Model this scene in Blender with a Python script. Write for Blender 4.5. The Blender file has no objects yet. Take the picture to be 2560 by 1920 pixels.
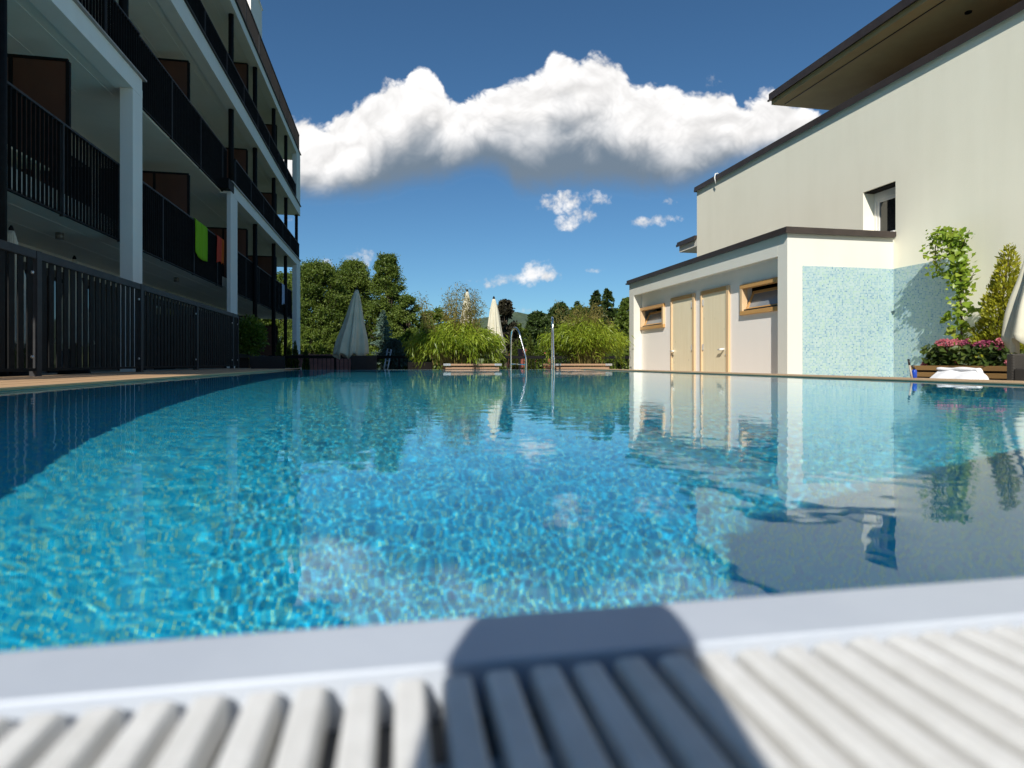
import bpy, bmesh, math, random
import numpy as np
from mathutils import Vector, Matrix

sc = bpy.context.scene
COL = sc.collection
R = math.radians
random.seed(7)
rng = np.random.default_rng(11)

# ------------------------------------------------------------------ camera
F = 1550.0                      # focal length in pixels of the 2560 wide photograph
YAW = math.atan(310 / F)
CAM_Z = 0.165
cam = bpy.data.cameras.new('camera')
cam_o = bpy.data.objects.new('camera', cam)
COL.objects.link(cam_o)
sc.camera = cam_o
cam.sensor_width = 36
cam.lens = F / 2560 * 36
cam.shift_y = -54 / 2560
cam.clip_start = 0.01
cam.clip_end = 3000
cam_o.location = (0, 0, CAM_Z)
cam_o.rotation_euler = (math.pi / 2, 0, -YAW)
cam.dof.use_dof = True
cam.dof.focus_distance = 9.0
cam.dof.aperture_fstop = 4.6

# ------------------------------------------------------------------ light and exposure
SUN_DIR = Vector((1.0, 2.3, -1.9)).normalized()
SUN_EL = math.asin(-SUN_DIR.z)
sun = bpy.data.lights.new('sun', 'SUN')
sun_o = bpy.data.objects.new('sun', sun)
COL.objects.link(sun_o)
sun.energy = 3.8
sun.angle = R(0.53)
sun.color = (1.0, 0.95, 0.86)
sun_o.rotation_euler = SUN_DIR.to_track_quat('-Z', 'Y').to_euler()
sun.cycles.is_caustics_light = True

vs = sc.view_settings
vs.view_transform = 'Standard'
vs.look = 'None'
vs.exposure = 0.48
vs.gamma = 1.0
vs.use_curve_mapping = False
sc.cycles.use_denoising = True
sc.cycles.max_bounces = 10
sc.cycles.transmission_bounces = 6
sc.cycles.transparent_max_bounces = 12
sc.cycles.sample_clamp_indirect = 6.0
sc.cycles.blur_glossy = 0.3


class Nd:
    """a node socket with arithmetic, so that shader maths reads as formulas"""
    nt = None

    def __init__(self, s):
        self.s = s

    @staticmethod
    def m(op, *a, clamp=False):
        n = Nd.nt.nodes.new('ShaderNodeMath')
        n.operation = op
        n.use_clamp = clamp
        for i, v in enumerate(a):
            if isinstance(v, Nd):
                Nd.nt.links.new(v.s, n.inputs[i])
            else:
                n.inputs[i].default_value = v
        return Nd(n.outputs[0])

    def __add__(s, o): return Nd.m('ADD', s, o)
    __radd__ = __add__
    def __sub__(s, o): return Nd.m('SUBTRACT', s, o)
    def __rsub__(s, o): return Nd.m('SUBTRACT', o, s)
    def __mul__(s, o): return Nd.m('MULTIPLY', s, o)
    __rmul__ = __mul__
    def __truediv__(s, o): return Nd.m('DIVIDE', s, o)
    def min(s, o): return Nd.m('MINIMUM', s, o)
    def max(s, o): return Nd.m('MAXIMUM', s, o)

    def smooth(s, a, b):
        n = Nd.nt.nodes.new('ShaderNodeMapRange')
        n.interpolation_type = 'SMOOTHSTEP'
        Nd.nt.links.new(s.s, n.inputs[0])
        n.inputs[1].default_value = a
        n.inputs[2].default_value = b
        return Nd(n.outputs[0])

    def curve(s, pts, lo, hi):
        """piecewise curve over pts [(x, y)], y mapped to 0..1 between lo and hi"""
        xs = [p[0] for p in pts]
        x0, x1 = min(xs), max(xs)
        n = Nd.nt.nodes.new('ShaderNodeFloatCurve')
        c = n.mapping.curves[0]
        ps = [((x - x0) / (x1 - x0), (y - lo) / (hi - lo)) for x, y in pts]
        while len(c.points) < len(ps):
            c.points.new(0.5, 0.5)
        for p, q in zip(c.points, ps):
            p.location = q
            p.handle_type = 'AUTO'
        n.mapping.update()
        t = (s - x0) / (x1 - x0)
        Nd.nt.links.new(t.s, n.inputs['Value'])
        return Nd(n.outputs[0]) * (hi - lo) + lo


def comb(x, y, z):
    n = Nd.nt.nodes.new('ShaderNodeCombineXYZ')
    for i, v in enumerate((x, y, z)):
        if isinstance(v, Nd):
            Nd.nt.links.new(v.s, n.inputs[i])
        else:
            n.inputs[i].default_value = v
    return Nd(n.outputs[0])


def noise(vec, scale, detail=6, rough=0.55, dist=0.0, lac=2.0):
    n = Nd.nt.nodes.new('ShaderNodeTexNoise')
    Nd.nt.links.new(vec.s, n.inputs['Vector'])
    n.inputs['Scale'].default_value = scale
    n.inputs['Detail'].default_value = detail
    n.inputs['Roughness'].default_value = rough
    n.inputs['Distortion'].default_value = dist
    n.inputs['Lacunarity'].default_value = lac
    return Nd(n.outputs[0])


def billow(vec, scale, detail=4, rough=0.5):
    n = Nd.nt.nodes.new('ShaderNodeTexVoronoi')
    n.feature = 'SMOOTH_F1'
    n.inputs['Smoothness'].default_value = 0.35
    Nd.nt.links.new(vec.s, n.inputs['Vector'])
    n.inputs['Scale'].default_value = scale
    n.inputs['Detail'].default_value = detail
    n.inputs['Roughness'].default_value = rough
    n.normalize = True
    return 1.0 - Nd(n.outputs['Distance'])


def mixc(f, a, b):
    n = Nd.nt.nodes.new('ShaderNodeMix')
    n.data_type = 'RGBA'
    for k, v in ((0, f), (6, a), (7, b)):
        if isinstance(v, Nd):
            Nd.nt.links.new(v.s, n.inputs[k])
        elif k == 0:
            n.inputs[k].default_value = v
        else:
            n.inputs[k].default_value = (*v[:3], 1)
    return Nd(n.outputs[2])


# ------------------------------------------------------------------ sky with fair-weather cumulus
def build_world():
    w = bpy.data.worlds.new('World')
    sc.world = w
    w.use_nodes = True
    nt = w.node_tree
    Nd.nt = nt
    nt.nodes.clear()
    out = nt.nodes.new('ShaderNodeOutputWorld')
    sky = nt.nodes.new('ShaderNodeTexSky')
    sky.sky_type = 'NISHITA'
    sky.sun_disc = False
    sky.sun_elevation = SUN_EL
    sky.sun_rotation = math.atan2(-SUN_DIR.x, -SUN_DIR.y)
    sky.altitude = 500
    sky.air_density = 1.0
    sky.dust_density = 0.15
    sky.ozone_density = 3.0
    tint = nt.nodes.new('ShaderNodeMix')
    tint.data_type = 'RGBA'
    tint.blend_type = 'MULTIPLY'
    tint.inputs[0].default_value = 1
    nt.links.new(sky.outputs[0], tint.inputs[6])
    tint.inputs[7].default_value = (0.54, 0.82, 0.96, 1)
    bg = nt.nodes.new('ShaderNodeBackground')
    nt.links.new(tint.outputs[2], bg.inputs[0])
    bg.inputs[1].default_value = 0.066

    tc = nt.nodes.new('ShaderNodeTexCoord')
    sep = nt.nodes.new('ShaderNodeSeparateXYZ')
    nt.links.new(tc.outputs['Generated'], sep.inputs[0])
    dx, dy, dz = (Nd(sep.outputs[i]) for i in range(3))
    # sky coordinates: tangents around the azimuth of the cloud bank
    ca, sa = math.cos(YAW), math.sin(YAW)
    r = dx * ca - dy * sa
    d = dx * sa + dy * ca
    front = d.smooth(0.15, 0.3)
    dd = d.max(0.05)
    u = r / dd
    v = dz / dd

    def n2(x, y, scale, detail=0.0, rough=0.5):
        n = nt.nodes.new('ShaderNodeTexNoise')
        n.noise_dimensions = '2D'
        nt.links.new(comb(x, y, 0).s, n.inputs['Vector'])
        n.inputs['Scale'].default_value = scale
        n.inputs['Detail'].default_value = detail
        n.inputs['Roughness'].default_value = rough
        return Nd(n.outputs[0]) - 0.5

    w1 = n2(u, v, 6.0, 2)
    w2 = n2(u + 7.3, v, 6.0, 2)
    uw = u + w1 * 0.06
    vw = v + w2 * 0.06

    def field(ox, oy, octaves):
        x, y = uw + ox, (vw + oy) * 1.15
        s = None
        for sc_, am, o in octaves:
            b_ = Nd.m('ABSOLUTE', n2(x + o, y - o, sc_)) * (2.0 * am)
            s = b_ if s is None else s + b_
        return s, x, y

    big3 = ((9, .52, 0), (19, .27, 3.7), (40, .13, 9.1))
    nb, x0, y0 = field(0, 0, big3)
    nf, _, _ = field(0, 0, ((95, .085, 5.3),))
    n0 = nb + nf - 0.30
    n1, _, _ = field(-0.008, 0.013, big3)
    soft = n2(x0 + 2.2, y0, 9.0, 4, 0.55)
    fine = n2(u + w1 * .02 + 1.7, v + 4.2, 60.0, 4, 0.6)

    def zz(x, y):                     # point of the cloud outline in the photograph -> tangents
        return ((700 + x / 1.7015 - 1280) / F, (906 - (80 + y / 1.7015)) / F)
    top = [zz(*p) for p in ((-420, 470), (-150, 400), (65, 365), (110, 345), (195, 388), (245, 330), (320, 305), (400, 240), (470, 200),
                            (530, 205), (565, 150), (635, 165), (690, 232), (725, 285), (830, 266), (900, 246),
                            (960, 202), (1050, 188), (1110, 178), (1165, 92), (1215, 80), (1270, 112), (1330, 92), (1400, 96),
                            (1450, 122), (1495, 195), (1540, 222), (1620, 236), (1720, 262), (1800, 258), (1870, 238),
                            (1925, 250), (1960, 310), (2050, 272), (2110, 255), (2250, 330), (2400, 380), (2700, 560))]
    bot = [zz(*p) for p in ((-420, 640), (-150, 700), (65, 712), (150, 728), (330, 722), (500, 690), (700, 645), (860, 610), (960, 650), (1010, 700),
                            (1130, 692), (1250, 668), (1400, 690), (1600, 696), (1770, 672), (1900, 610), (2110, 540),
                            (2250, 520), (2400, 500), (2700, 570))]
    uu = u.max(top[0][0]).min(top[-1][0])
    vt = uu.curve(top, 0.05, 0.65)
    vb = uu.curve(bot, 0.05, 0.65)
    ft = vt - v
    fb = v - vb
    s_top = ft + n0 * 0.055 + fine * 0.016 + 0.002
    s_bot = fb + soft * 0.030 + fine * 0.012
    a_main = s_top.smooth(-0.003, 0.013) * s_bot.smooth(-0.008, 0.040)
    h = fb / (vt - vb).max(0.02)                      # height inside the cloud bank
    # small clouds: centre and half size in photo pixels
    small = [(1375, 505, 48, 22), (1420, 497, 30, 26), (1487, 490, 30, 26), (1468, 537, 34, 20), (1430, 560, 34, 16), (1618, 555, 40, 12), (1660, 545, 34, 10), (1215, 708, 60, 16), (1270, 698, 60, 20),
             (1335, 682, 34, 26), (1362, 690, 44, 15), (1310, 780, 42, 11), (1488, 676, 28, 8), (900, 650, 58, 34), (840, 672, 74, 26),
             (1790, 220, 26, 40), (1112, 578, 12, 5), (1672, 505, 26, 10), (560, 560, 120, 36), (2300, 240, 160, 60),
             (2900, 560, 240, 60), (-300, 300, 260, 80)]
    uv = comb(u, v, 0)
    ln = None
    for px, py, rx, ry in small:
        q = nt.nodes.new('ShaderNodeVectorMath')
        q.operation = 'MULTIPLY_ADD'
        nt.links.new(uv.s, q.inputs[0])
        rx, ry = rx * 1.28, ry * 1.2
        q.inputs[1].default_value = (F / rx, F / ry, 0)
        q.inputs[2].default_value = (-(px - 1280) / rx, -(906 - py) / ry, 0)
        l_ = nt.nodes.new('ShaderNodeVectorMath')
        l_.operation = 'LENGTH'
        nt.links.new(q.outputs[0], l_.inputs[0])
        e = Nd(l_.outputs['Value'])
        ln = e if ln is None else ln.min(e)
    sm = 1.0 - ln * ln
    a_small = (sm.max(-3.0) * 0.5 + n0 * 1.9 + fine * 1.3 + soft * 0.6 - 0.10).smooth(0.0, 1.0) * 0.95
    alpha = (a_main.max(a_small) * front).min(1.0)
    emb = (nb - n1) * 0.42 + nf * 0.3                             # lit side of the billows
    mid = (1.0 - (u - 0.03) * (u - 0.03) * 7.0).max(0.0)   # the bank is deepest, and its base darkest, in the middle
    base = (h + n0 * 0.26 + soft * 0.22 + (1.0 - mid) * 0.25).smooth(0.22, 0.70)
    crev = (n0 * 1.6 + soft * 0.8).smooth(-0.45, 0.25)
    white = (0.73 + crev * 0.11 + emb + (h - 0.5) * 0.10).max(0.55).min(0.96)
    ccol = mixc(base, (0.150, 0.200, 0.260), comb(white, white * 0.985, white * 0.975))
    lit = (0.62 + emb * 0.9 + n0 * 0.5 + a_small * 0.12).max(0.45).min(0.9)
    pick = (a_main - a_small).smooth(-0.1, 0.1)
    ccol = mixc(pick, comb(lit, lit * 0.99, lit * 0.985), ccol)
    cb = nt.nodes.new('ShaderNodeBackground')
    nt.links.new(ccol.s, cb.inputs[0])
    cb.inputs[1].default_value = 0.86
    mx = nt.nodes.new('ShaderNodeMixShader')
    nt.links.new(alpha.s, mx.inputs[0])
    nt.links.new(bg.outputs[0], mx.inputs[1])
    nt.links.new(cb.outputs[0], mx.inputs[2])
    nt.links.new(mx.outputs[0], out.inputs[0])
    w.cycles.sampling_method = 'NONE'


build_world()

# ------------------------------------------------------------------ pixel helpers (photo 2560 x 1920)
CY, SY = math.cos(YAW), math.sin(YAW)


def ray(px, py):
    u = (px - 1280) / F
    return Vector((u * CY + SY, -u * SY + CY, (906 - py) / F))


def on_x(px, py, X):
    a = ray(px, py)
    return a * (X / a.x) + Vector((0, 0, CAM_Z))


def on_y(px, py, Y):
    a = ray(px, py)
    return a * (Y / a.y) + Vector((0, 0, CAM_Z))


# ------------------------------------------------------------------ materials
MATS = {}


def new_mat(name):
    m = bpy.data.materials.new(name)
    m.use_nodes = True
    Nd.nt = m.node_tree
    MATS[name] = m
    return m, m.node_tree.nodes['Principled BSDF']


def coords(kind='Object'):
    tc = Nd.nt.nodes.new('ShaderNodeTexCoord')
    return Nd(tc.outputs[kind])


def world_pos():
    g = Nd.nt.nodes.new('ShaderNodeNewGeometry')
    return Nd(g.outputs['Position'])


def island():
    g = Nd.nt.nodes.new('ShaderNodeNewGeometry')
    return Nd(g.outputs['Random Per Island'])


def obj_random():
    g = Nd.nt.nodes.new('ShaderNodeObjectInfo')
    return Nd(g.outputs['Random'])


def scaled(vec, s):
    n = Nd.nt.nodes.new('ShaderNodeVectorMath')
    n.operation = 'MULTIPLY'
    Nd.nt.links.new(vec.s, n.inputs[0])
    n.inputs[1].default_value = s
    return Nd(n.outputs[0])


def bump(b, hgt, strength=0.2, dist=0.01):
    n = Nd.nt.nodes.new('ShaderNodeBump')
    n.inputs['Strength'].default_value = strength
    n.inputs['Distance'].default_value = dist
    Nd.nt.links.new(hgt.s, n.inputs['Height'])
    Nd.nt.links.new(n.outputs[0], b.inputs['Normal'])


def lk(a, sock):
    Nd.nt.links.new(a.s, sock)


def simple(name, c1, c2=None, scale=4.0, rough=0.6, metal=0.0, bstr=0.0, bscale=80.0, bdist=0.004, stretch=(1, 1, 1), per_obj=0.0,
           spec=0.5, rvar=0.0):
    m, b = new_mat(name)
    c2 = c2 or tuple(x * 0.86 for x in c1)
    P = scaled(world_pos(), stretch)
    n = noise(P, scale, 8, 0.6)
    f = n.smooth(0.3, 0.7)
    if per_obj:
        f = f * (1 - per_obj) + obj_random() * per_obj
    lk(mixc(f, c1, c2), b.inputs['Base Color'])
    b.inputs['Roughness'].default_value = rough
    if rvar:
        lk(noise(P, scale * 2.3, 5) * rvar + (rough - rvar / 2), b.inputs['Roughness'])
    b.inputs['Metallic'].default_value = metal
    b.inputs['Specular IOR Level'].default_value = spec
    if bstr:
        bump(b, noise(P, bscale, 6, 0.6), bstr, bdist)
    return m


def stucco(name, c1, c2):
    m, b = new_mat(name)
    P = world_pos()
    streak = noise(scaled(P, (1.4, 1.4, 0.16)), 2.2, 6, 0.6)
    patch = noise(P, 0.7, 5, 0.6)
    f = (streak * 0.5 + patch * 0.5).smooth(0.35, 0.68)
    lk(mixc(f, c1, c2), b.inputs['Base Color'])
    b.inputs['Roughness'].default_value = 0.88
    b.inputs['Specular IOR Level'].default_value = 0.25
    bump(b, noise(P, 95, 4, 0.6) + noise(scaled(P, (1, 1, 1.6)), 38, 3, 0.5) * 0.6, 0.32, 0.006)
    return m


def tiles(name, axes, size, cols, grout, rough=0.25, bstr=0.25):
    """small glass mosaic: random colour per tile, lighter grout; axes = which world axes span the face"""
    m, b = new_mat(name)
    sep = Nd.nt.nodes.new('ShaderNodeSeparateXYZ')
    lk(world_pos(), sep.inputs[0])
    a = Nd(sep.outputs[axes[0]]) / size
    c = Nd(sep.outputs[axes[1]]) / size
    fa, fc = Nd.m('FLOOR', a), Nd.m('FLOOR', c)
    wn = Nd.nt.nodes.new('ShaderNodeTexWhiteNoise')
    wn.noise_dimensions = '2D'
    lk(comb(fa, fc, 0), wn.inputs['Vector'])
    big = noise(comb(fa, fc, 0), 0.09, 4, 0.6)
    t = Nd(wn.outputs[0]) * 0.8 + (big - 0.5) * 0.7 + 0.1
    cr = Nd.nt.nodes.new('ShaderNodeValToRGB')
    cr.color_ramp.interpolation = 'CONSTANT'
    while len(cr.color_ramp.elements) < len(cols):
        cr.color_ramp.elements.new(0.5)
    for i, (e, cc) in enumerate(zip(cr.color_ramp.elements, cols)):
        e.position = i / len(cols)
        e.color = (*cc, 1)
    lk(t, cr.inputs[0])
    da = Nd.m('ABSOLUTE', a - fa - 0.5)
    dc = Nd.m('ABSOLUTE', c - fc - 0.5)
    g = da.max(dc).smooth(0.42, 0.46)
    lk(mixc(g, Nd(cr.outputs[0]), grout), b.inputs['Base Color'])
    lk(g * 0.4 + rough, b.inputs['Roughness'])
    bump(b, 1.0 - g, bstr, 0.002)
    return m


def leaf_mat(name, cols, trans=0.35, rough=0.5, spread=1.0, nscale=0.35):
    m, b = new_mat(name)
    nt = m.node_tree
    cr = nt.nodes.new('ShaderNodeValToRGB')
    while len(cr.color_ramp.elements) < len(cols):
        cr.color_ramp.elements.new(0.5)
    for i, (e, cc) in enumerate(zip(cr.color_ramp.elements, cols)):
        e.position = i / max(1, len(cols) - 1)
        e.color = (*cc, 1)
    f = island() * 0.55 + (noise(world_pos(), nscale, 4, 0.6) - 0.5) * 1.1 + 0.22
    lk(f, cr.inputs[0])
    lk(Nd(cr.outputs[0]), b.inputs['Base Color'])
    b.inputs['Roughness'].default_value = rough
    b.inputs['Specular IOR Level'].default_value = 0.35
    tr = nt.nodes.new('ShaderNodeBsdfTranslucent')
    hs = nt.nodes.new('ShaderNodeHueSaturation')
    hs.inputs['Value'].default_value = 1.25
    hs.inputs['Hue'].default_value = 0.485
    nt.links.new(cr.outputs[0], hs.inputs['Color'])
    nt.links.new(hs.outputs[0], tr.inputs[0])
    mx = nt.nodes.new('ShaderNodeMixShader')
    mx.inputs[0].default_value = trans
    nt.links.new(b.outputs[0], mx.inputs[1])
    nt.links.new(tr.outputs[0], mx.inputs[2])
    nt.links.new(mx.outputs[0], nt.nodes['Material Output'].inputs[0])
    return m


def wood(name, c1, c2, axis=1, rough=0.6, knots=False):
    m, b = new_mat(name)
    st = [9, 9, 9]
    st[axis] = 0.5
    P = coords('Object')
    rnd = obj_random()
    sep = Nd.nt.nodes.new('ShaderNodeSeparateXYZ')
    lk(world_pos(), sep.inputs[0])
    q = scaled(world_pos(), tuple(st))
    va = Nd.nt.nodes.new('ShaderNodeVectorMath')
    va.operation = 'ADD'
    lk(q, va.inputs[0])
    lk(comb(rnd * 40, rnd * 23, rnd * 31), va.inputs[1])
    q = Nd(va.outputs[0])
    n = noise(q, 1.6, 9, 0.62, 0.6)
    g = noise(q, 8.0, 4, 0.6)
    f = (n * 0.75 + g * 0.25).smooth(0.32, 0.68)
    f = f * 0.75 + rnd * 0.25
    col = mixc(f, c1, c2)
    if knots:
        vo = Nd.nt.nodes.new('ShaderNodeTexVoronoi')
        st2 = [1, 1, 1]
        st2[axis] = 0.45
        lk(scaled(world_pos(), tuple(st2)), vo.inputs['Vector'])
        vo.inputs['Scale'].default_value = 5.0
        k = 1.0 - Nd(vo.outputs['Distance']).smooth(0.03, 0.10)
        col = mixc(k * 0.55, col, tuple(x * 0.45 for x in c2))
    lk(col, b.inputs['Base Color'])
    b.inputs['Roughness'].default_value = rough
    bump(b, g, 0.15, 0.003)
    return m


stucco('plaster_white', (0.70, 0.685, 0.615), (0.67, 0.655, 0.585))
stucco('plaster_cream', (0.93, 0.89, 0.735), (0.885, 0.845, 0.69))
stucco('plaster_rose', (0.92, 0.86, 0.80), (0.90, 0.84, 0.775))
stucco('plaster_building', (0.84, 0.83, 0.77), (0.80, 0.785, 0.73))
stucco('plaster_soffit', (0.82, 0.79, 0.69), (0.78, 0.75, 0.65))
simple('anthracite', (0.014, 0.0135, 0.0135), (0.010, 0.010, 0.010), 6, 0.7, 0.0, rvar=0.2, spec=0.10)
simple('anthracite_rail', (0.040, 0.040, 0.042), (0.030, 0.030, 0.032), 6, 0.6, 0.0, rvar=0.2, spec=0.2)
simple('cap_brown', (0.060, 0.046, 0.040), (0.045, 0.034, 0.030), 3, 0.42, 0.2, rvar=0.2)
simple('cap_light', (0.33, 0.30, 0.27), (0.26, 0.24, 0.22), 3, 0.5, 0.0)
simple('panel_brown', (0.115, 0.040, 0.020), (0.085, 0.030, 0.016), 2.2, 0.45, stretch=(1, 1, 0.3))
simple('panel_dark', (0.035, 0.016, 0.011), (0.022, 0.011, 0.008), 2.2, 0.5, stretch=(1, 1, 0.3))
simple('timber_red', (0.13, 0.040, 0.018), (0.09, 0.028, 0.014), 3, 0.6, stretch=(1, 0.2, 1))
simple('soffit_tan', (0.46, 0.32, 0.15), (0.41, 0.28, 0.13), 2, 0.7)
simple('canvas', (0.66, 0.63, 0.50), (0.58, 0.55, 0.43), 3.5, 0.85, bstr=0.15, bscale=300, spec=0.2)
simple('white_pvc', (0.80, 0.79, 0.76), (0.77, 0.76, 0.73), 5, 0.35)
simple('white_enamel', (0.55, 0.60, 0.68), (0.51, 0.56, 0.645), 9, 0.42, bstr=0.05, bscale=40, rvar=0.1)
simple('grate_white', (0.80, 0.80, 0.79), (0.68, 0.675, 0.655), 45, 0.6, bstr=0.4, bscale=260, bdist=0.001, per_obj=.3)
simple('gutter', (0.10, 0.105, 0.11), (0.06, 0.065, 0.07), 8, 0.5)  # dark tone stands in for the shade of a deeper gutter
simple('towel_white', (0.86, 0.86, 0.87), (0.80, 0.80, 0.82), 8, 0.95, bstr=0.4, bscale=420, bdist=0.003, spec=0.1)
simple('towel_green', (0.24, 0.52, 0.02), (0.19, 0.43, 0.015), 6, 0.95, bstr=0.3, bscale=300, spec=0.1, stretch=(1, 3, .4))
simple('towel_red', (0.62, 0.08, 0.045), (0.50, 0.06, 0.035), 6, 0.95, bstr=0.3, bscale=300, spec=0.1, stretch=(1, 3, .4))
simple('towel_orange', (0.58, 0.13, 0.025), (0.46, 0.10, 0.02), 6, 0.95, bstr=0.3, bscale=300, spec=0.1, stretch=(1, 3, .4))
simple('towel_blue', (0.45, 0.52, 0.68), (0.40, 0.47, 0.62), 6, 0.95, spec=0.1)
simple('sling', (0.030, 0.031, 0.038), (0.024, 0.025, 0.030), 20, 0.75, bstr=0.2, bscale=500)
simple('soil', (0.05, 0.035, 0.022), (0.03, 0.02, 0.013), 20, 0.95, bstr=0.6, bscale=40, bdist=0.02)
simple('bark', (0.10, 0.075, 0.05), (0.06, 0.045, 0.03), 9, 0.9, bstr=0.6, bscale=30, bdist=0.02, stretch=(3, 3, 0.5))
simple('bamboo_culm', (0.30, 0.24, 0.07), (0.20, 0.15, 0.05), 3, 0.5)
simple('paving', (0.60, 0.52, 0.42), (0.52, 0.45, 0.36), 2.5, 0.85, bstr=0.3, bscale=60)
simple('grass', (0.07, 0.10, 0.025), (0.045, 0.075, 0.018), 1.3, 0.9, bstr=0.6, bscale=20, bdist=0.05)
simple('hill_wood', (0.075, 0.105, 0.060), (0.050, 0.078, 0.048), 0.06, 0.95, bstr=1.0, bscale=0.12, bdist=4)
simple('hill_meadow', (0.17, 0.19, 0.07), (0.12, 0.15, 0.06), 0.05, 0.95)
simple('rust_roof', (0.30, 0.085, 0.045), (0.22, 0.06, 0.035), 3, 0.85, bstr=0.5, bscale=8, bdist=0.05)
simple('house_wall', (0.55, 0.46, 0.33), (0.48, 0.40, 0.29), 2, 0.9)
simple('terracotta', (0.30, 0.12, 0.06), (0.24, 0.09, 0.045), 8, 0.85)
simple('blue_plastic', (0.01, 0.06, 0.42), (0.01, 0.05, 0.36), 5, 0.3)
simple('black_plastic', (0.02, 0.02, 0.02), (0.015, 0.015, 0.015), 5, 0.4)
simple('alu', (0.62, 0.62, 0.62), (0.5, 0.5, 0.5), 5, 0.4, 0.7)
simple('pale_stick', (0.45, 0.40, 0.33), (0.38, 0.34, 0.28), 20, 0.7)
simple('lamp_metal', (0.28, 0.27, 0.25), (0.22, 0.21, 0.2), 5, 0.4, 0.6)
simple('skin', (0.55, 0.35, 0.26), (0.5, 0.31, 0.23), 8, 0.5)
simple('shirt', (0.10, 0.12, 0.16), (0.08, 0.1, 0.13), 8, 0.9)
simple('hair', (0.035, 0.022, 0.014), (0.025, 0.016, 0.01), 30, 0.6)
wood('wood_deck', (0.56, 0.36, 0.20), (0.46, 0.29, 0.16), 1, 0.65)
wood('wood_coping', (0.46, 0.31, 0.18), (0.38, 0.25, 0.14), 1, 0.6)
wood('wood_frame', (0.60, 0.34, 0.12), (0.50, 0.27, 0.09), 1, 0.45)
wood('wood_frame_v', (0.72, 0.52, 0.31), (0.62, 0.43, 0.24), 2, 0.45)
wood('wood_door', (0.90, 0.79, 0.57), (0.83, 0.71, 0.48), 2, 0.5, knots=True)
wood('wood_planter', (0.30, 0.17, 0.055), (0.22, 0.12, 0.04), 1, 0.6)
wood('wood_bench', (0.42, 0.26, 0.16), (0.34, 0.21, 0.13), 0, 0.6)
leaf_mat('leaf_alder', [(0.045, 0.080, 0.013), (0.085, 0.135, 0.020), (0.14, 0.19, 0.028), (0.18, 0.225, 0.04)], 0.34, nscale=0.5)
leaf_mat('leaf_light', [(0.065, 0.11, 0.014), (0.13, 0.185, 0.024), (0.20, 0.25, 0.04)], 0.35)
leaf_mat('leaf_dark', [(0.028, 0.05, 0.013), (0.05, 0.085, 0.018), (0.085, 0.125, 0.028)], 0.25)
leaf_mat('leaf_purple', [(0.022, 0.024, 0.015), (0.04, 0.036, 0.022), (0.06, 0.055, 0.028)], 0.2)
leaf_mat('needle_blue', [(0.08, 0.14, 0.11), (0.14, 0.215, 0.165), (0.20, 0.28, 0.21)], 0.15)
leaf_mat('needle_olive', [(0.035, 0.058, 0.046), (0.055, 0.08, 0.065), (0.08, 0.11, 0.085)], 0.15)
leaf_mat('needle_thuja', [(0.035, 0.055, 0.010), (0.075, 0.105, 0.015), (0.12, 0.15, 0.025)], 0.25, nscale=2.0)
leaf_mat('needle_gold', [(0.12, 0.15, 0.012), (0.30, 0.31, 0.02), (0.50, 0.46, 0.03)], 0.3, nscale=3.0)
leaf_mat('leaf_bamboo', [(0.10, 0.16, 0.012), (0.22, 0.30, 0.024), (0.36, 0.41, 0.045)], 0.35, 0.4, nscale=1.6)
leaf_mat('leaf_bamboo_dry', [(0.10, 0.10, 0.025), (0.19, 0.17, 0.04), (0.30, 0.25, 0.07)], 0.3, 0.5, nscale=1.6)
leaf_mat('leaf_vine', [(0.08, 0.15, 0.012), (0.16, 0.26, 0.02), (0.27, 0.36, 0.04), (0.38, 0.36, 0.06)], 0.35, 0.35, nscale=3.0)
leaf_mat('leaf_hydrangea', [(0.030, 0.055, 0.012), (0.06, 0.10, 0.02), (0.14, 0.17, 0.03)], 0.3, 0.45, nscale=4.0)
leaf_mat('petal_pink', [(0.42, 0.09, 0.12), (0.60, 0.18, 0.22), (0.72, 0.32, 0.34)], 0.3, 0.6, nscale=5.0)
leaf_mat('petal_magenta', [(0.22, 0.03, 0.08), (0.38, 0.07, 0.15), (0.52, 0.15, 0.24)], 0.3, 0.6, nscale=5.0)
leaf_mat('leaf_laurel', [(0.04, 0.09, 0.010), (0.09, 0.16, 0.018), (0.17, 0.24, 0.03)], 0.3, 0.3, nscale=3.0)
MC = [(0.17, 0.31, 0.42), (0.27, 0.42, 0.49), (0.36, 0.50, 0.51), (0.41, 0.54, 0.53), (0.31, 0.46, 0.50), (0.37, 0.53, 0.45), (0.43, 0.55, 0.55)]
tiles('mosaic_end', (0, 2), 0.026, MC, (0.45, 0.56, 0.55))
tiles('mosaic_side', (1, 2), 0.026, MC, (0.45, 0.56, 0.55))
PC = [(0.004, 0.46, 0.80), (0.008, 0.54, 0.85), (0.025, 0.60, 0.85), (0.08, 0.66, 0.80), (0.25, 0.74, 0.66), (0.010, 0.55, 0.85)]  # pale greenish tones put sun-ripple highlights into the tile colour
tiles('pool_floor_tile', (0, 1), 0.0125, PC, (0.04, 0.60, 0.83), 0.4, 0.1)
tiles('pool_side_tile', (1, 2), 0.0125, PC, (0.04, 0.60, 0.83), 0.4, 0.1)
tiles('pool_end_tile', (0, 2), 0.0125, PC, (0.04, 0.60, 0.83), 0.4, 0.1)

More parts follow.
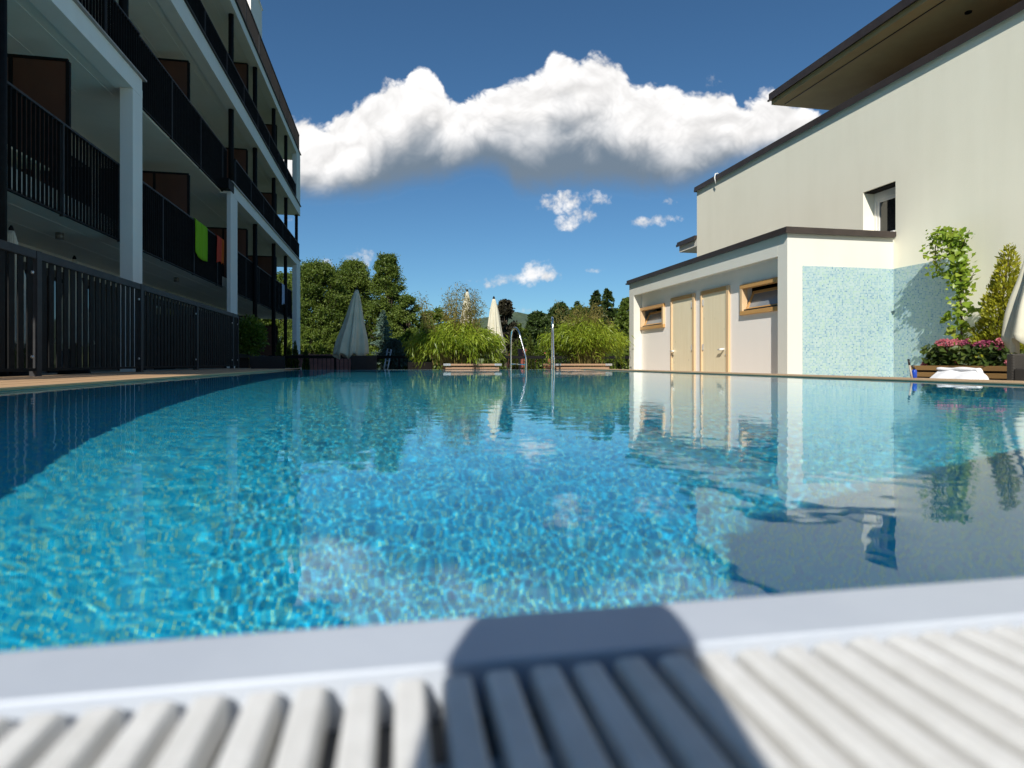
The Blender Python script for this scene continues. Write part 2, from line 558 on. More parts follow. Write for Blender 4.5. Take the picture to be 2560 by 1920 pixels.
m, b = new_mat('chrome')
b.inputs['Base Color'].default_value = (0.75, 0.76, 0.78, 1)
b.inputs['Metallic'].default_value = 1
b.inputs['Roughness'].default_value = 0.09
m, b = new_mat('window_glass')
lk(mixc(noise(world_pos(), 1.5, 3), (0.012, 0.014, 0.016), (0.03, 0.032, 0.034)), b.inputs['Base Color'])
b.inputs['Roughness'].default_value = 0.04
b.inputs['Specular IOR Level'].default_value = 0.8
m, b = new_mat('frosted_glass')
lk(mixc(noise(world_pos(), 60, 3), (0.18, 0.20, 0.22), (0.26, 0.28, 0.30)), b.inputs['Base Color'])
b.inputs['Roughness'].default_value = 0.22
b.inputs['Specular IOR Level'].default_value = 0.8
m, b = new_mat('rattan')
sep = Nd.nt.nodes.new('ShaderNodeSeparateXYZ')
lk(world_pos(), sep.inputs[0])
wv = Nd.m('SINE', Nd(sep.outputs[2]) * 420) * Nd.m('SINE', (Nd(sep.outputs[0]) + Nd(sep.outputs[1])) * 260)
lk(mixc(wv.smooth(-0.2, 0.5), (0.010, 0.009, 0.008), (0.085, 0.075, 0.062)), b.inputs['Base Color'])
b.inputs['Roughness'].default_value = 0.5
bump(b, wv, 0.6, 0.006)

m = bpy.data.materials.new('water')
m.use_nodes = True
m.node_tree.nodes.clear()
o_ = m.node_tree.nodes.new('ShaderNodeOutputMaterial')
g_ = m.node_tree.nodes.new('ShaderNodeBsdfGlass')
g_.inputs['IOR'].default_value = 1.333
g_.inputs['Roughness'].default_value = 0.0
g_.inputs['Color'].default_value = (0.93, 0.985, 1.0, 1)
m.node_tree.links.new(g_.outputs[0], o_.inputs[0])
MATS['water'] = m


# ------------------------------------------------------------------ mesh helpers
def link(o, parent=None):
    COL.objects.link(o)
    if parent is not None:
        o.parent = parent
        o.matrix_parent_inverse = Matrix.Translation(-root_loc(parent))
    return o


def root_loc(o):
    v = Vector((0, 0, 0))
    while o is not None:
        if o.type == 'EMPTY':
            v += o.location
        o = None if o.type == 'EMPTY' else o.parent
    return v


def mesh(name, verts, faces, mat, parent=None, smooth=False, kind=None):
    me = bpy.data.meshes.new(name)
    verts = np.asarray(verts, dtype=np.float32).reshape(-1, 3)
    if isinstance(faces, np.ndarray):
        k = faces.shape[1]
        me.vertices.add(len(verts))
        me.vertices.foreach_set('co', verts.ravel())
        me.loops.add(faces.size)
        me.loops.foreach_set('vertex_index', faces.astype(np.int32).ravel())
        me.polygons.add(len(faces))
        me.polygons.foreach_set('loop_start', np.arange(0, faces.size, k, dtype=np.int32))
        me.update(calc_edges=True)
    else:
        me.from_pydata([tuple(map(float, v)) for v in verts], [], faces)
    if smooth:
        me.polygons.foreach_set('use_smooth', np.ones(len(me.polygons), bool))
    me.materials.append(MATS[mat])
    o = bpy.data.objects.new(name, me)
    # parts that hang below another mesh share its (identity) transform
    COL.objects.link(o)
    if parent is not None:
        o.parent = parent
        if parent.type == 'EMPTY':
            o.matrix_parent_inverse = Matrix.Translation(-parent.location)
    if kind:
        o['kind'] = kind
    return o


BOXF = [(0, 3, 2, 1), (4, 5, 6, 7), (0, 1, 5, 4), (1, 2, 6, 5), (2, 3, 7, 6), (3, 0, 4, 7)]


def boxv(x0, x1, y0, y1, z0, z1):
    return [(x0, y0, z0), (x1, y0, z0), (x1, y1, z0), (x0, y1, z0), (x0, y0, z1), (x1, y0, z1), (x1, y1, z1), (x0, y1, z1)]


class MB:
    """collects shapes for ONE mesh"""
    def __init__(s):
        s.v, s.f = [], []

    def add(s, v, f):
        n = len(s.v)
        s.v += [tuple(p) for p in v]
        s.f += [tuple(i + n for i in q) for q in f]
        return s

    def box(s, *a):
        return s.add(boxv(*a), BOXF)

    def tube(s, pts, rad, n=8, caps=True):
        return s.add(*tube(pts, rad, n, caps))

    def build(s, name, mat, parent=None, smooth=False, bevel=0.0, kind=None):
        o = mesh(name, s.v, s.f, mat, parent, smooth, kind)
        if bevel:
            bm = bmesh.new()
            bm.from_mesh(o.data)
            bmesh.ops.bevel(bm, geom=bm.edges[:], offset=bevel, segments=2, affect='EDGES', profile=0.6, clamp_overlap=True)
            bm.to_mesh(o.data)
            bm.free()
        return o


def box(name, x0, x1, y0, y1, z0, z1, mat, parent=None, bevel=0.0, kind=None):
    return MB().box(x0, x1, y0, y1, z0, z1).build(name, mat, parent, False, bevel, kind)


def tube(pts, rad, n=8, caps=True):
    pts = [Vector(p) for p in pts]
    if not hasattr(rad, '__len__'):
        rad = [rad] * len(pts)
    v, f = [], []
    ref = None
    for i, p in enumerate(pts):
        t = (pts[min(i + 1, len(pts) - 1)] - pts[max(i - 1, 0)]).normalized()
        if ref is None:
            ref = Vector((1, 0, 0)) if abs(t.x) < 0.8 else Vector((0, 1, 0))
        a = (ref - t * ref.dot(t)).normalized()
        ref = a
        c = t.cross(a)
        for k in range(n):
            w = 2 * math.pi * k / n
            v.append(p + (a * math.cos(w) + c * math.sin(w)) * rad[i])
    for i in range(len(pts) - 1):
        for k in range(n):
            f.append((i * n + k, i * n + (k + 1) % n, (i + 1) * n + (k + 1) % n, (i + 1) * n + k))
    if caps:
        f.append(tuple(range(n))[::-1])
        f.append(tuple(range((len(pts) - 1) * n, len(pts) * n)))
    return v, f


def thing(name, label, cat, loc, group=None):
    o = bpy.data.objects.new(name, None)
    COL.objects.link(o)
    o.location = loc
    o.empty_display_size = 0.2
    o['label'] = label
    o['category'] = cat
    if group:
        o['group'] = group
    return o


def tag(o, label, cat, group=None):
    o['label'] = label
    o['category'] = cat
    if group:
        o['group'] = group
    return o


def struct(o):
    o['kind'] = 'structure'
    return o


def copies(name, src, offsets, parent):
    """alike pieces of a part: objects that share src's mesh"""
    for d in offsets:
        c = src.copy()
        COL.objects.link(c)
        c.parent = parent
        c.location = Vector(src.location) + Vector(d)


def unit(a):
    return a / np.maximum(np.linalg.norm(a, axis=1, keepdims=True), 1e-9)


def leaf_mesh(name, P, D, size, width, mat, parent, droop=0.0, kind=None):
    """rhombic leaves at P pointing along D"""
    n = len(P)
    D = unit(D)
    S = unit(np.cross(D, rng.normal(size=(n, 3))))
    N = np.cross(D, S)
    size = np.asarray(size).reshape(-1, 1) * np.ones((n, 1))
    w = size * width
    mid = P + D * size * 0.45 + N * size * 0.06
    tip = P + D * size + np.array([0, 0, -1.0]) * size * droop
    v = np.stack([P, mid + S * w, tip, mid - S * w], 1).reshape(-1, 3)
    f = np.arange(4 * n).reshape(n, 4)
    return mesh(name, v, f, mat, parent, False, kind)


def sphere_pts(n):
    return unit(rng.normal(size=(n, 3)))


# ------------------------------------------------------------------ the setting: pool, decks, terrace, ground
DECK = -0.45
XL, XR, YN, YF, ZB = -2.13, 4.46, 0.397, 13.8, -2.05


def build_pool():
    # basin, extended unseen below gutter and left deck to let refracted sun in
    x0, x1, y0, y1 = XL - 1.2, XR + 0.03, -0.95, YF
    v = [(x0, y0, ZB), (x1, y0, ZB), (x1, y1, ZB), (x0, y1, ZB), (x0, y0, -.03), (x1, y0, -.03), (x1, y1, -.03), (x0, y1, -.03)]
    o = struct(mesh('pool_floor', v[:4], [(0, 1, 2, 3)], 'pool_floor_tile'))
    o.cycles.is_caustics_receiver = True
    for nm, q, mt in (('pool_wall_left', (0, 3, 7, 4), 'pool_side_tile'), ('pool_wall_right', (1, 5, 6, 2), 'pool_side_tile'),
                      ('pool_wall_far', (2, 6, 7, 3), 'pool_end_tile'), ('pool_wall_near', (0, 4, 5, 1), 'pool_end_tile')):
        w = struct(mesh(nm, [v[i] for i in q], [(0, 1, 2, 3)], mt))
        w.cycles.is_caustics_receiver = True
    # outer shell of the raised basin
    struct(box('pool_shell_right', XR + 0.06, XR + 0.47, -1.0, YF + 0.3, DECK - 0.3, -0.001, 'paving'))
    struct(box('pool_shell_far', XL - 1.3, XR + 0.47, YF + 0.02, YF + 0.28, DECK - 0.3, -0.0015, 'mosaic_end'))
    # water surface: real small waves
    xs = np.concatenate([np.arange(XL - 1.1, -1.3, 0.02), np.arange(-1.3, 2.0, 0.0056), np.linspace(2.0, XR + 0.025, 110)])
    yy_, st = list(np.arange(-0.9, YN, 0.03)) + [YN], 0.0056
    while yy_[-1] < YF:
        yy_.append(yy_[-1] + st)
        st = min(0.034, st * 1.0024)
    yy_[-1] = YF
    ys = np.array(yy_)
    X, Y = np.meshgrid(xs, ys)
    Z = np.zeros_like(X)
    wr = np.random.default_rng(5)
    # ripples: short waves, scaled so that they focus the sun a little above the pool floor
    comp = []
    for i in range(110):
        lam = LAM0 * LAMR ** wr.random()
        comp.append((2 * math.pi / lam, lam ** 1.5, wr.random() * 2 * math.pi, wr.random() * 6.283))
    curv = math.sqrt(sum((k * k * a) ** 2 / 4 for k, a, _, _ in comp))
    gain = FOCUS / (0.25 * -ZB * curv)
    for k, a, th, ph in comp:
        Z += gain * a * np.sin(k * (math.cos(th) * X + math.sin(th) * Y) + ph)
    for i in range(16):                     # slow broader ripples that break up the reflections
        lam = 0.10 * 2.4 ** wr.random()
        k = 2 * math.pi / lam
        th = wr.random() * 2 * math.pi
        Z += 0.0011 / k * np.sin(k * (math.cos(th) * X + math.sin(th) * Y) + wr.random() * 6.283)
    for i in range(10):                     # a trace of long swell
        lam = 0.5 + 1.2 * wr.random()
        k = 2 * math.pi / lam
        th = wr.random() * 2 * math.pi
        Z += SWELL * lam * np.sin(k * (math.cos(th) * X + math.sin(th) * Y) + wr.random() * 6.283)
    # ripples die down along the near rim and run stronger in patches
    Z *= 0.9 + 0.35 * np.sin(X * 0.9 + 1.2) * np.sin(Y * 0.55 + 0.4)
    grid = np.stack([X, Y, Z], -1)
    ny, nx = grid.shape[:2]
    i = np.arange(ny * nx).reshape(ny, nx)
    q = np.stack([i[:-1, :-1], i[:-1, 1:], i[1:, 1:], i[1:, :-1]], -1).reshape(-1, 4)
    w = struct(mesh('pool_water', grid.reshape(-1, 3), q, 'water', smooth=True))
    w.cycles.is_caustics_caster = True


FOCUS, LAM0, LAMR = 0.27, 0.024, 2.7
SWELL = 0.00008
build_pool()

# near overflow edge: white rounded rim, gutter and grating
NR, K = 0.030, 0.818            # the near edge stands 3 cm above the water
YR = 0.3316
SKEW = -0.019                   # the near edge is not quite square to the pool
prof = [(YR, .0035), (YR, NR - .012), (YR - .0008, NR - .004), (YR - .0028, NR - .0008), (YR - .006, NR), (YR - .0525, NR), (YR - .0535, NR - .0012), (YR - .0535, .0035)]
rim = []
for x in (-3.3, 4.46):
    rim += [(x, y, z) for y, z in prof]
n = len(prof)
o = mesh('pool_edge_rim', rim, [(i, i + 1, n + i + 1, n + i) for i in range(n - 1)], 'white_enamel')
struct(o)
o.rotation_euler.z = SKEW
YG1, YG0 = YR - 0.0547, YR - 0.265
struct(MB().box(-3.3, 4.46, YG0, YG1, .0035, .0060).box(-3.3, 4.46, YG0 - .02, YG0 - .001, .0035, NR - .002).build('gutter_channel', 'gutter')).rotation_euler.z = SKEW
grate = thing('overflow_grating', 'white slatted overflow grating along the near pool edge', 'grating', (-YG0 * SKEW, YG0, .006))
grate.rotation_euler.z = SKEW
sm = MB()
L = YG1 - YG0 - 0.003
sec = [(-.0066, -.016), (-.0066, -.0032), (-.0060, -.0011), (-.0044, 0), (.0044, 0), (.0060, -.0011), (.0066, -.0032), (.0066, -.016)]
v = [(x, y, z) for y in (0.0, L) for x, z in sec]
v = [(x, y if abs(y - L) > .001 else (L - (0.004 if z > -.002 else 0.001 if z > -.005 else 0)), z) for x, y, z in v]
ns = len(sec)
sm.add(v, [(i, (i + 1) % ns, ns + (i + 1) % ns, ns + i) for i in range(ns)] + [tuple(range(ns))[::-1], tuple(range(ns, 2 * ns))])
slat0 = sm.build('slat', 'grate_white')
PITCH = 0.0246 * K
slat0.parent = grate
slat0.matrix_parent_inverse = Matrix.Identity(4)
slat0.location = (-0.70, 0.0015, NR - .0015 - .006)
for k in range(1, 72):
    c = slat0.copy()
    COL.objects.link(c)
    c.location = (-0.70 + k * PITCH, 0.0015 + random.uniform(-.0006, .0006), NR - .0075 + random.uniform(-.0005, .0005))
    c.rotation_euler = (0, 0, random.uniform(-.004, .004))
for yy in (YG0 + .03, YG0 + .115, YG1 - .050):
    cbar = box('crossbar', -0.72, 0.78, yy - YG0, yy - YG0 + 0.012, .0004, .0044, 'grate_white', grate)
    cbar.matrix_parent_inverse = Matrix.Identity(4)
struct(box('deck_near', -3.3, 4.46, -3.2, YG0 - 0.022, .0035, NR, 'paving')).rotation_euler.z = SKEW


def planks(parent, name, x0, x1, y0, y1, z0, z1, mat, w, gap=0.004, seg=None):
    x = x0
    k = 0
    while x < x1 - 0.01:
        xe = min(x + w, x1)
        box(name, x, xe - gap, y0, y1, z0 + (k % 3) * 0.0006, z1 + (k * 7 % 5) * 0.0005, mat, parent, 0.0025)
        x = xe
        k += 1


dl = struct(box('deck_left', -3.9, XL - 0.02, YR + .07, 16.2, 0.0042, 0.010, 'soil'))
dl.data.materials[0] = MATS['wood_deck']
planks(dl, 'plank', -3.86, XL, YR + .07, 16.2, 0.011, 0.022, 'wood_deck', 0.145)
# slim fascia of the left deck down to the water
cr = struct(box('coping_right', XR + 0.02, XR + 0.49, -1.0, YF + 0.27, 0.0005, 0.006, 'wood_coping'))
planks(cr, 'plank', XR + 0.005, XR + 0.50, -1.0, YF + 0.27, 0.0065, 0.018, 'wood_coping', 0.124)

# terraces and ground (with a hole for the pool)
struct(mesh('terrace_right', [(XR + .3, -6, DECK), (14, -6, DECK), (14, 19, DECK), (XR + .3, 19, DECK)], [(0, 1, 2, 3)], 'paving'))
struct(mesh('terrace_far', [(-4.2, YF + .2, DECK - .004), (12, YF + .2, DECK - .004), (12, 19.6, DECK - .004), (-4.2, 19.6, DECK - .004)], [(0, 1, 2, 3)], 'paving'))
struct(box('terrace_left', -13, -3.9, 0.5, 39, -0.35, -0.07, 'paving'))
hx0, hx1, hy0, hy1, G, BIG = -3.45, 5.0, -1.3, 14.05, -0.62, 900
struct(mesh('ground', [(-BIG, -BIG, G), (BIG, -BIG, G), (BIG, BIG, G), (-BIG, BIG, G), (hx0, hy0, G), (hx1, hy0, G), (hx1, hy1, G), (hx0, hy1, G)],
            [(0, 1, 5, 4), (1, 2, 6, 5), (2, 3, 7, 6), (3, 0, 4, 7)], 'grass'))


def build_hill(name, cx, cy, rx, ry, h, mat, seed):
    r2 = np.random.default_rng(seed)
    n, mm = 60, 30
    a, rr = np.meshgrid(np.linspace(0, 2 * math.pi, n, endpoint=False), np.linspace(0, 1, mm))
    z = h * np.cos(rr * math.pi / 2) ** 1.5
    for k in range(10):
        z += h * 0.03 * np.sin(a * (k + 2) + r2.random() * 6) * np.sin(rr * (6 + k * 2) + r2.random() * 6) * (1 - rr) 
    v = np.stack([cx + rx * rr * np.cos(a), cy + ry * rr * np.sin(a), G - 2 + z], -1).reshape(-1, 3)
    f = [(j * n + i, j * n + (i + 1) % n, (j + 1) * n + (i + 1) % n, (j + 1) * n + i) for j in range(mm - 1) for i in range(n)]
    return struct(mesh(name, v, f, mat, smooth=True))


build_hill('hill_wooded', 160, 640, 330, 120, 52, 'hill_wood', 1)
build_hill('hill_meadow', 60, 330, 110, 70, 15, 'hill_meadow', 2)

# ------------------------------------------------------------------ the apartment building on the left
BX = -4.9                    # front of columns and fascias
BS = -5.16                   # balustrades that stand between the columns
Y0, Y1 = 1.2, 37.0
BACK = -7.4


def zl(slope, X=BX):
    return CAM_Z + slope * abs(X) / CY


bld = thing('apartment_building', 'long four storey apartment building with dark balcony railings and white columns', 'building', (BX - 3, (Y0 + Y1) / 2, -0.07))
Z2b, Z2t = zl(1.075), zl(1.15)
Z3b, Z3t = zl(1.667), zl(1.775)
ZRb, ZRt = zl(2.294), zl(2.365)
C1a, C1b = 13.37, 13.85      # first white column
C2a, C2b = 21.08, 21.98
CEa, CEb = 35.6, 37.0
FL1b, FL1t = 2.62, 2.92
# back wall, slabs, soffits
box('wall', BACK - 4.5, BACK, Y0, Y1 - 0.3, -0.07, ZRb, 'plaster_building', bld)
slab1 = box('floor_slab', BACK + .002, BS - 0.03, Y0, Y1 - 0.02, FL1b, FL1t, 'plaster_soffit', bld)
slab2 = box('floor_slab', BACK + .002, BS - 0.03, Y0, Y1 - 0.02, Z2b + .03, Z2t - .03, 'plaster_soffit', bld)
slab3 = box('floor_slab', BACK + .002, BX - 0.30, Y0, Y1 - 0.02, Z3b + .03, Z3t - .03, 'plaster_soffit', bld)
roof = box('roof_slab', BACK - 4.4, BX - 0.30, Y0, Y1 - 0.02, ZRb + .03, ZRt - .03, 'plaster_soffit', bld)
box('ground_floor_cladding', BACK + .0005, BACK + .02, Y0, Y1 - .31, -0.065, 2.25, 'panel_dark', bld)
# white fascias
for nm, ya, yb, za, zb, sl in (('fascia', Y0, C1b, Z2b, Z2t, slab2), ('fascia', C2a, Y1, Z2b, Z2t, slab2),
                               ('fascia', Y0, Y1, Z3b, Z3t, slab3), ('fascia', Y0, Y1, ZRb, ZRt, roof)):
    mid = za + (zb - za) * 0.42
    box(nm, BX - 0.33, BX, ya, yb, za, mid, 'plaster_building', sl)
    box(nm, BX - 0.32, BX - 0.008, ya, yb, mid + .004, zb, 'plaster_building', sl)
    box('fascia_cap', BX - 0.30, BX + 0.05, ya - .02, yb + .10, zb + .003, zb + 0.035, 'cap_light' if za < 7 else 'anthracite_rail', sl)
    # narrow shadow joint strips in the soffit
    for xo in (0.55, 1.2):
        box('soffit_joint', BX - xo - .012, BX - xo, ya, yb, za + .022, za + .0295, 'plaster_building', sl)
for xo in (0.5, 1.2):
    box('soffit_joint', BX - xo - .33, BX - xo - .318, Y0, Y1, FL1b - .006, FL1b - .001, 'plaster_building', slab1)
# white columns
col = MB()
for ya, yb, zt, dp in ((C1a, C1b, Z2b, .235), (C2a, C2b, Z2b, .12), (6.0, 6.5, Z2b, .235)):
    box('column', BX - dp, BX - 0.001, ya, yb, -0.07, zt - .002, 'plaster_building', bld, 0.006)
box('column', BX - 0.235, BX - 0.001, CEa, CEb, -0.35, Z2b - .002, 'plaster_building', bld, 0.006)
box('column', BX - 0.235, BX - 0.001, CEa, CEb, Z3t + .04, ZRb - .002, 'plaster_building', bld, 0.006)
# dark round posts
for y, za, zb in ((9.42, -0.07, Z2b), (13.38, Z2t, Z3b), (21.85, Z2t, Z3b), (25.6, -0.07, Z2b), (29.6, -0.07, Z2b), (32.9, -0.07, Z2b),
                  (25.6, Z2t, Z3b), (29.6, Z2t, Z3b), (33.0, Z2t, Z3b), (36.7, Z2t, Z3b),
                  (21.85, Z3t, ZRb), (25.6, Z3t, ZRb), (29.6, Z3t, ZRb), (33.0, Z3t, ZRb), (17.6, Z3t, ZRb), (9.42, Z2t, Z3b)):
    r = 0.085
    MB().tube([(BX - .17, y, za + .036), (BX - .17, y, zb - .002)], r, 14).build('post', 'anthracite', bld, True)

bar_mesh = {}


def balustrade(ya, yb, X, zb, zt, single, lower_rail=True):
    """vertical flat bars between two rails; single = every bar an object of its own"""
    rail = box('balustrade', X - .028, X + .028, ya, yb, zt - .035, zt, 'anthracite_rail', bld, 0.004)
    box('bottom_rail', X - .02, X + .02, ya, yb, zb, zb + .03, 'anthracite', rail)
    pitch = 0.118
    n = max(1, int((yb - ya) / pitch))
    ys = [ya + (k + .5) * (yb - ya) / n for k in range(n)]
    z0, z1 = zb + .031, zt - .036
    if single:
        first = box('bar', X - .021, X + .021, -.006, .006, z0, z1, 'anthracite', rail)
        first.location = (0, ys[0], 0)
        for y in ys[1:]:
            c = first.copy()
            COL.objects.link(c)
            c.location = (0, y, 0)
    else:
        mb = MB()
        for y in ys:
            mb.box(X - .021, X + .021, y - .006, y + .006, z0, z1)
        o = mb.build('bar', 'anthracite', rail)
        o['kind'] = 'stuff'
    k = 0
    y = ya
    while y < yb:
        box('upright', X - .03, X + .03, y, y + .03, zb - .02, zt - .002, 'anthracite_rail', rail)
        y += 2.35


L1b, L1t = zl(.452, BS), zl(.7367, BS)
L2b, L2t = zl(1.033, BS), zl(1.312, BS)
balustrade(6.52, C1a - .01, BS, L1b, L1t, True)
balustrade(C1a + .02, C2a - .01, BS, L1b, L1t, True)
balustrade(C2b + .01, CEa - .01, BS, L1b, L1t, False)
balustrade(C1b + .16, C2a + .55, BS, L2b, L2t, True)
balustrade(9.9, C1b - .02, BX - .06, Z2t + .07, zl(1.338), False)
balustrade(C2b - .1, Y1 - .05, BX - .06, Z2t + .06, zl(1.345), False)
balustrade(9.0, Y1 - .05, BX - .06, Z3t + .06, zl(1.948), False)
balustrade(14.0, Y1 - .05, BX - .06, ZRt + .06, zl(2.585), False)
# small dark drain box on top of the second column
MB().box(BX - .26, BX + .02, C2a - .35, C2a + .35, Z2t - .30, Z2t + .02).build('drain_box', 'anthracite', bld, bevel=.01)
# balcony dividers: brown panels in dark frames, glass doors and lamps on the wall behind
DIV = [5.2, 11.56, 17.92, 24.9, 31.1]


def divider(y, zf, zt, xin=BACK + .05, xout=BS - 0.06):
    p = box('divider', xin, xout - .03, y, y + .03, zf + .02, zt - .05, 'panel_brown', bld)
    MB().box(xin, xout, y - .012, y + .042, zt - .05, zt).box(xout - .03, xout + .03, y - .012, y + .042, zf, zt - .0505).build('divider_frame', 'anthracite', p)
    box('divider_mullion', (xin + xout) / 2 + .2, (xin + xout) / 2 + .26, y - .01, y + .04, zf + .02, zt - .051, 'anthracite', p)


for y in DIV:
    divider(y, FL1t, zl(.952, -5.2))
    divider(y, Z2t - .03, 8.22)
    if y > 12:
        divider(y + (.1 if y > 20 else 0), Z3t - .03, 11.5)
    if y > 20:
        divider(y + .3, -0.07, 1.95)
for lv, (zf, zh) in enumerate(((-0.07, 2.15), (FL1t, 2.15), (Z2t - .03, 2.15), (Z3t - .03, 2.15))):
    for y in DIV:
        for dy in (1.2, 3.9):
            yy = y + dy
            if yy > 34.5:
                continue
            f = MB().box(BACK + .0205, BACK + .05, yy, yy + 1.9, zf + .0, zf + zh).build('balcony_door', 'anthracite', bld)
            for q in (0.06, 0.97):
                box('pane', BACK + .051, BACK + .056, yy + q, yy + q + .86, zf + .08, zf + zh - .07, 'window_glass', f)
        if y < 33:
            lamp = MB().tube([(BACK + .15, y + 3.45, zf + 2.42), (BACK + .15, y + 3.45, zf + 2.24)], .055, 12).box(BACK + .001, BACK + .10, y + 3.41, y + 3.49, zf + 2.30, zf + 2.36)
            lamp.build('wall_lamp', 'lamp_metal', bld)
# lamps under the first floor slab
for x, y in ((-6.2, 10.3), (-6.0, 19.5), (-6.1, 13.2)):
    MB().tube([(x, y, FL1b - .002), (x, y, FL1b - .12)], .07, 14).build('ceiling_lamp', 'lamp_metal', bld, True)
# small lift or chimney block on the roof
RX = -7.2
p0 = on_x(655, 26, RX)
rb = MB().box(RX - 1.6, RX, p0.y - 3.0, p0.y, ZRt - .02, p0.z).build('roof_box', 'plaster_rose', bld)
MB().box(RX - 1.65, RX + .05, p0.y - 3.05, p0.y + .05, p0.z + .002, p0.z + .09).build('roof_box_cap', 'white_pvc', rb)

# towels over the first floor rail
def towel(name, ya, yb, drop, mat, label, X=BS, zt=L1t, lean=0.0):
    n, m2 = 13, 16
    v = []
    for j in range(m2):
        t = j / (m2 - 1)
        for i in range(n):
            s = i / (n - 1)
            fold = .011 * math.sin(s * 13 + t * 1.6 + ya) * min(1, t * 2 + .25) + .006 * math.sin(s * 31 + 2)
            if t < .18:
                w = t / .18
                x, z = X - .045 + .10 * w, zt + .012 + .010 * math.sin(w * math.pi) - (.02 * (1 - w) if w < .5 else 0)
            else:
                w = (t - .18) / .82
                x, z = X + .052, zt + .008 - drop * w * (1 + .05 * math.sin(s * 5 + ya) + lean * s)
            v.append((x + fold * (1 if t > .15 else .1), ya + (yb - ya) * (s + .02 * math.sin(t * 4)), z))
    f = [(j * n + i, j * n + i + 1, (j + 1) * n + i + 1, (j + 1) * n + i) for j in range(m2 - 1) for i in range(n - 1)]
    o = mesh(name, v, f, mat, smooth=True)
    md = o.modifiers.new('thick', 'SOLIDIFY')
    md.thickness = .007
    tag(o, label, 'towel', 'towels hung over the balcony rails')
    return o


ta, tb = on_x(487, 560, BS + .05).y, on_x(517, 560, BS + .05).y
towel('towel', ta, tb, .92, 'towel_green', 'lime green towel hung over the first floor balcony rail', lean=.12)
ta, tb, tc = on_x(541, 600, BS + .05).y, on_x(553, 600, BS + .05).y, on_x(571, 600, BS + .05).y
towel('towel', ta, tb - .02, .80, 'towel_red', 'red towel hung over the balcony rail beside the orange one')
towel('towel', tb + .02, min(tc, C2a - .02), .78, 'towel_orange', 'orange towel hung over the balcony rail beside a white column')
ta, tb = on_x(704, 715, BS + .05).y, on_x(711, 715, BS + .05).y
towel('towel', ta, tb, 1.0, 'towel_blue', 'pale blue towel hanging on the first floor rail between dark posts')

bn = thing('bench', 'low pale wooden bench behind the railing of the nearest first floor balcony', 'bench', (-5.75, 10.6, FL1t))
for k in range(3):
    box('seat_board', -5.95 + k * .17, -5.80 + k * .17, 9.1, 12.6 - (1.2 if 0 else 0) - 1.1, FL1t + .40, FL1t + .44, 'wood_door', bn, .004)
for y in (9.3, 11.2):
    for x in (-5.93, -5.53):
        box('leg', x, x + .05, y, y + .05, FL1t, FL1t + .399, 'wood_door', bn)

# ------------------------------------------------------------------ dark slatted fence along the left deck
FX = -3.571
fence = thing('slat_fence', 'dark grey metal slat fence along the left pool deck', 'fence', (FX, 10, 0.02))
POSTS = [4.52, 7.264, 10.007, 12.723, 15.499]
FT, FB = 1.315, 0.075
for y in POSTS + [15.99]:
    w = .045 if y < 15.9 else .03
    box('post', FX - .045, FX + .03, y - w, y + w, .02, FT + .002, 'anthracite_rail', fence, 0.004)
slat_src = None
for a, c in zip(POSTS, POSTS[1:] + [15.99]):
    ya, yb = a + .052, c - (.052 if c < 15.9 else .036)
    box('top_rail', FX - .02, FX + .025, ya, yb, FT - .085, FT, 'anthracite_rail', fence, 0.003)
    box('bottom_rail', FX - .018, FX + .02, ya, yb, FB, FB + .03, 'anthracite', fence, 0.003)
    n = max(2, round((yb - ya) / .1515))
    pit = (yb - ya) / n
    for k in range(n):
        y = ya + (k + .5) * pit
        if slat_src is None:
            slat_src = box('slat', -.006, .006, -.049, .049, FB + .031, FT - .086, 'anthracite', fence)
            slat_src.matrix_parent_inverse = Matrix.Translation(-fence.location)
            slat_src.location = (FX, y, 0)
        else:
            cc = slat_src.copy()
            COL.objects.link(cc)
            cc.location = (FX + random.uniform(-.001, .001), y, 0)
    for zb_ in (.22, 1.08):
        MB().tube([(FX + .026, yb - .09, zb_), (FX + .042, yb - .09, zb_)], .016, 10).build('bolt', 'alu', fence, True)


def far_fence(name, pts, label, z0, zt, pitch=.11, mat='anthracite', post_every=2.0):
    p0 = Vector((*pts[0], z0))
    f = thing(name, label, 'fence', p0, 'dark railings round the pool terrace')
    for a, c in zip(pts, pts[1:]):
        a, c = Vector((*a, 0)), Vector((*c, 0))
        d = c - a
        L_ = d.length
        d.normalize()
        nrm = Vector((-d.y, d.x, 0))

        def bar(mb, s0, s1, w, za, zb):
            q = [a + d * s0 - nrm * w, a + d * s1 - nrm * w, a + d * s1 + nrm * w, a + d * s0 + nrm * w]
            mb.add([(p.x, p.y, za) for p in q] + [(p.x, p.y, zb) for p in q], BOXF)
        mb = MB()
        bar(mb, 0, L_, .035, zt - .09, zt)
        mb.build('top_rail', mat, f, bevel=.004)
        mb = MB()
        bar(mb, 0, L_, .02, z0 + .08, z0 + .11)
        mb.build('bottom_rail', mat, f)
        n = int(L_ / pitch)
        for k in range(1, n):
            mb = MB()
            s = k * L_ / n
            bar(mb, s - .008, s + .008, .008, z0 + .11, zt - .09)
            mb.build('bar', mat, f)
        n = max(1, round(L_ / post_every))
        for k in range(n + 1):
            mb = MB()
            s = k * L_ / n
            bar(mb, s - .035, s + .035, .028, z0, zt - .091)
            mb.build('post', mat, f)


far_fence('railing', [(-3.57, 16.05), (-3.57, 19.3)], 'short dark railing running on from the slat fence', DECK, .375)
far_fence('railing', [(-3.45, 19.35), (7.9, 19.35)], 'long dark railing behind the loungers and bamboo planters', DECK, .375, .125)

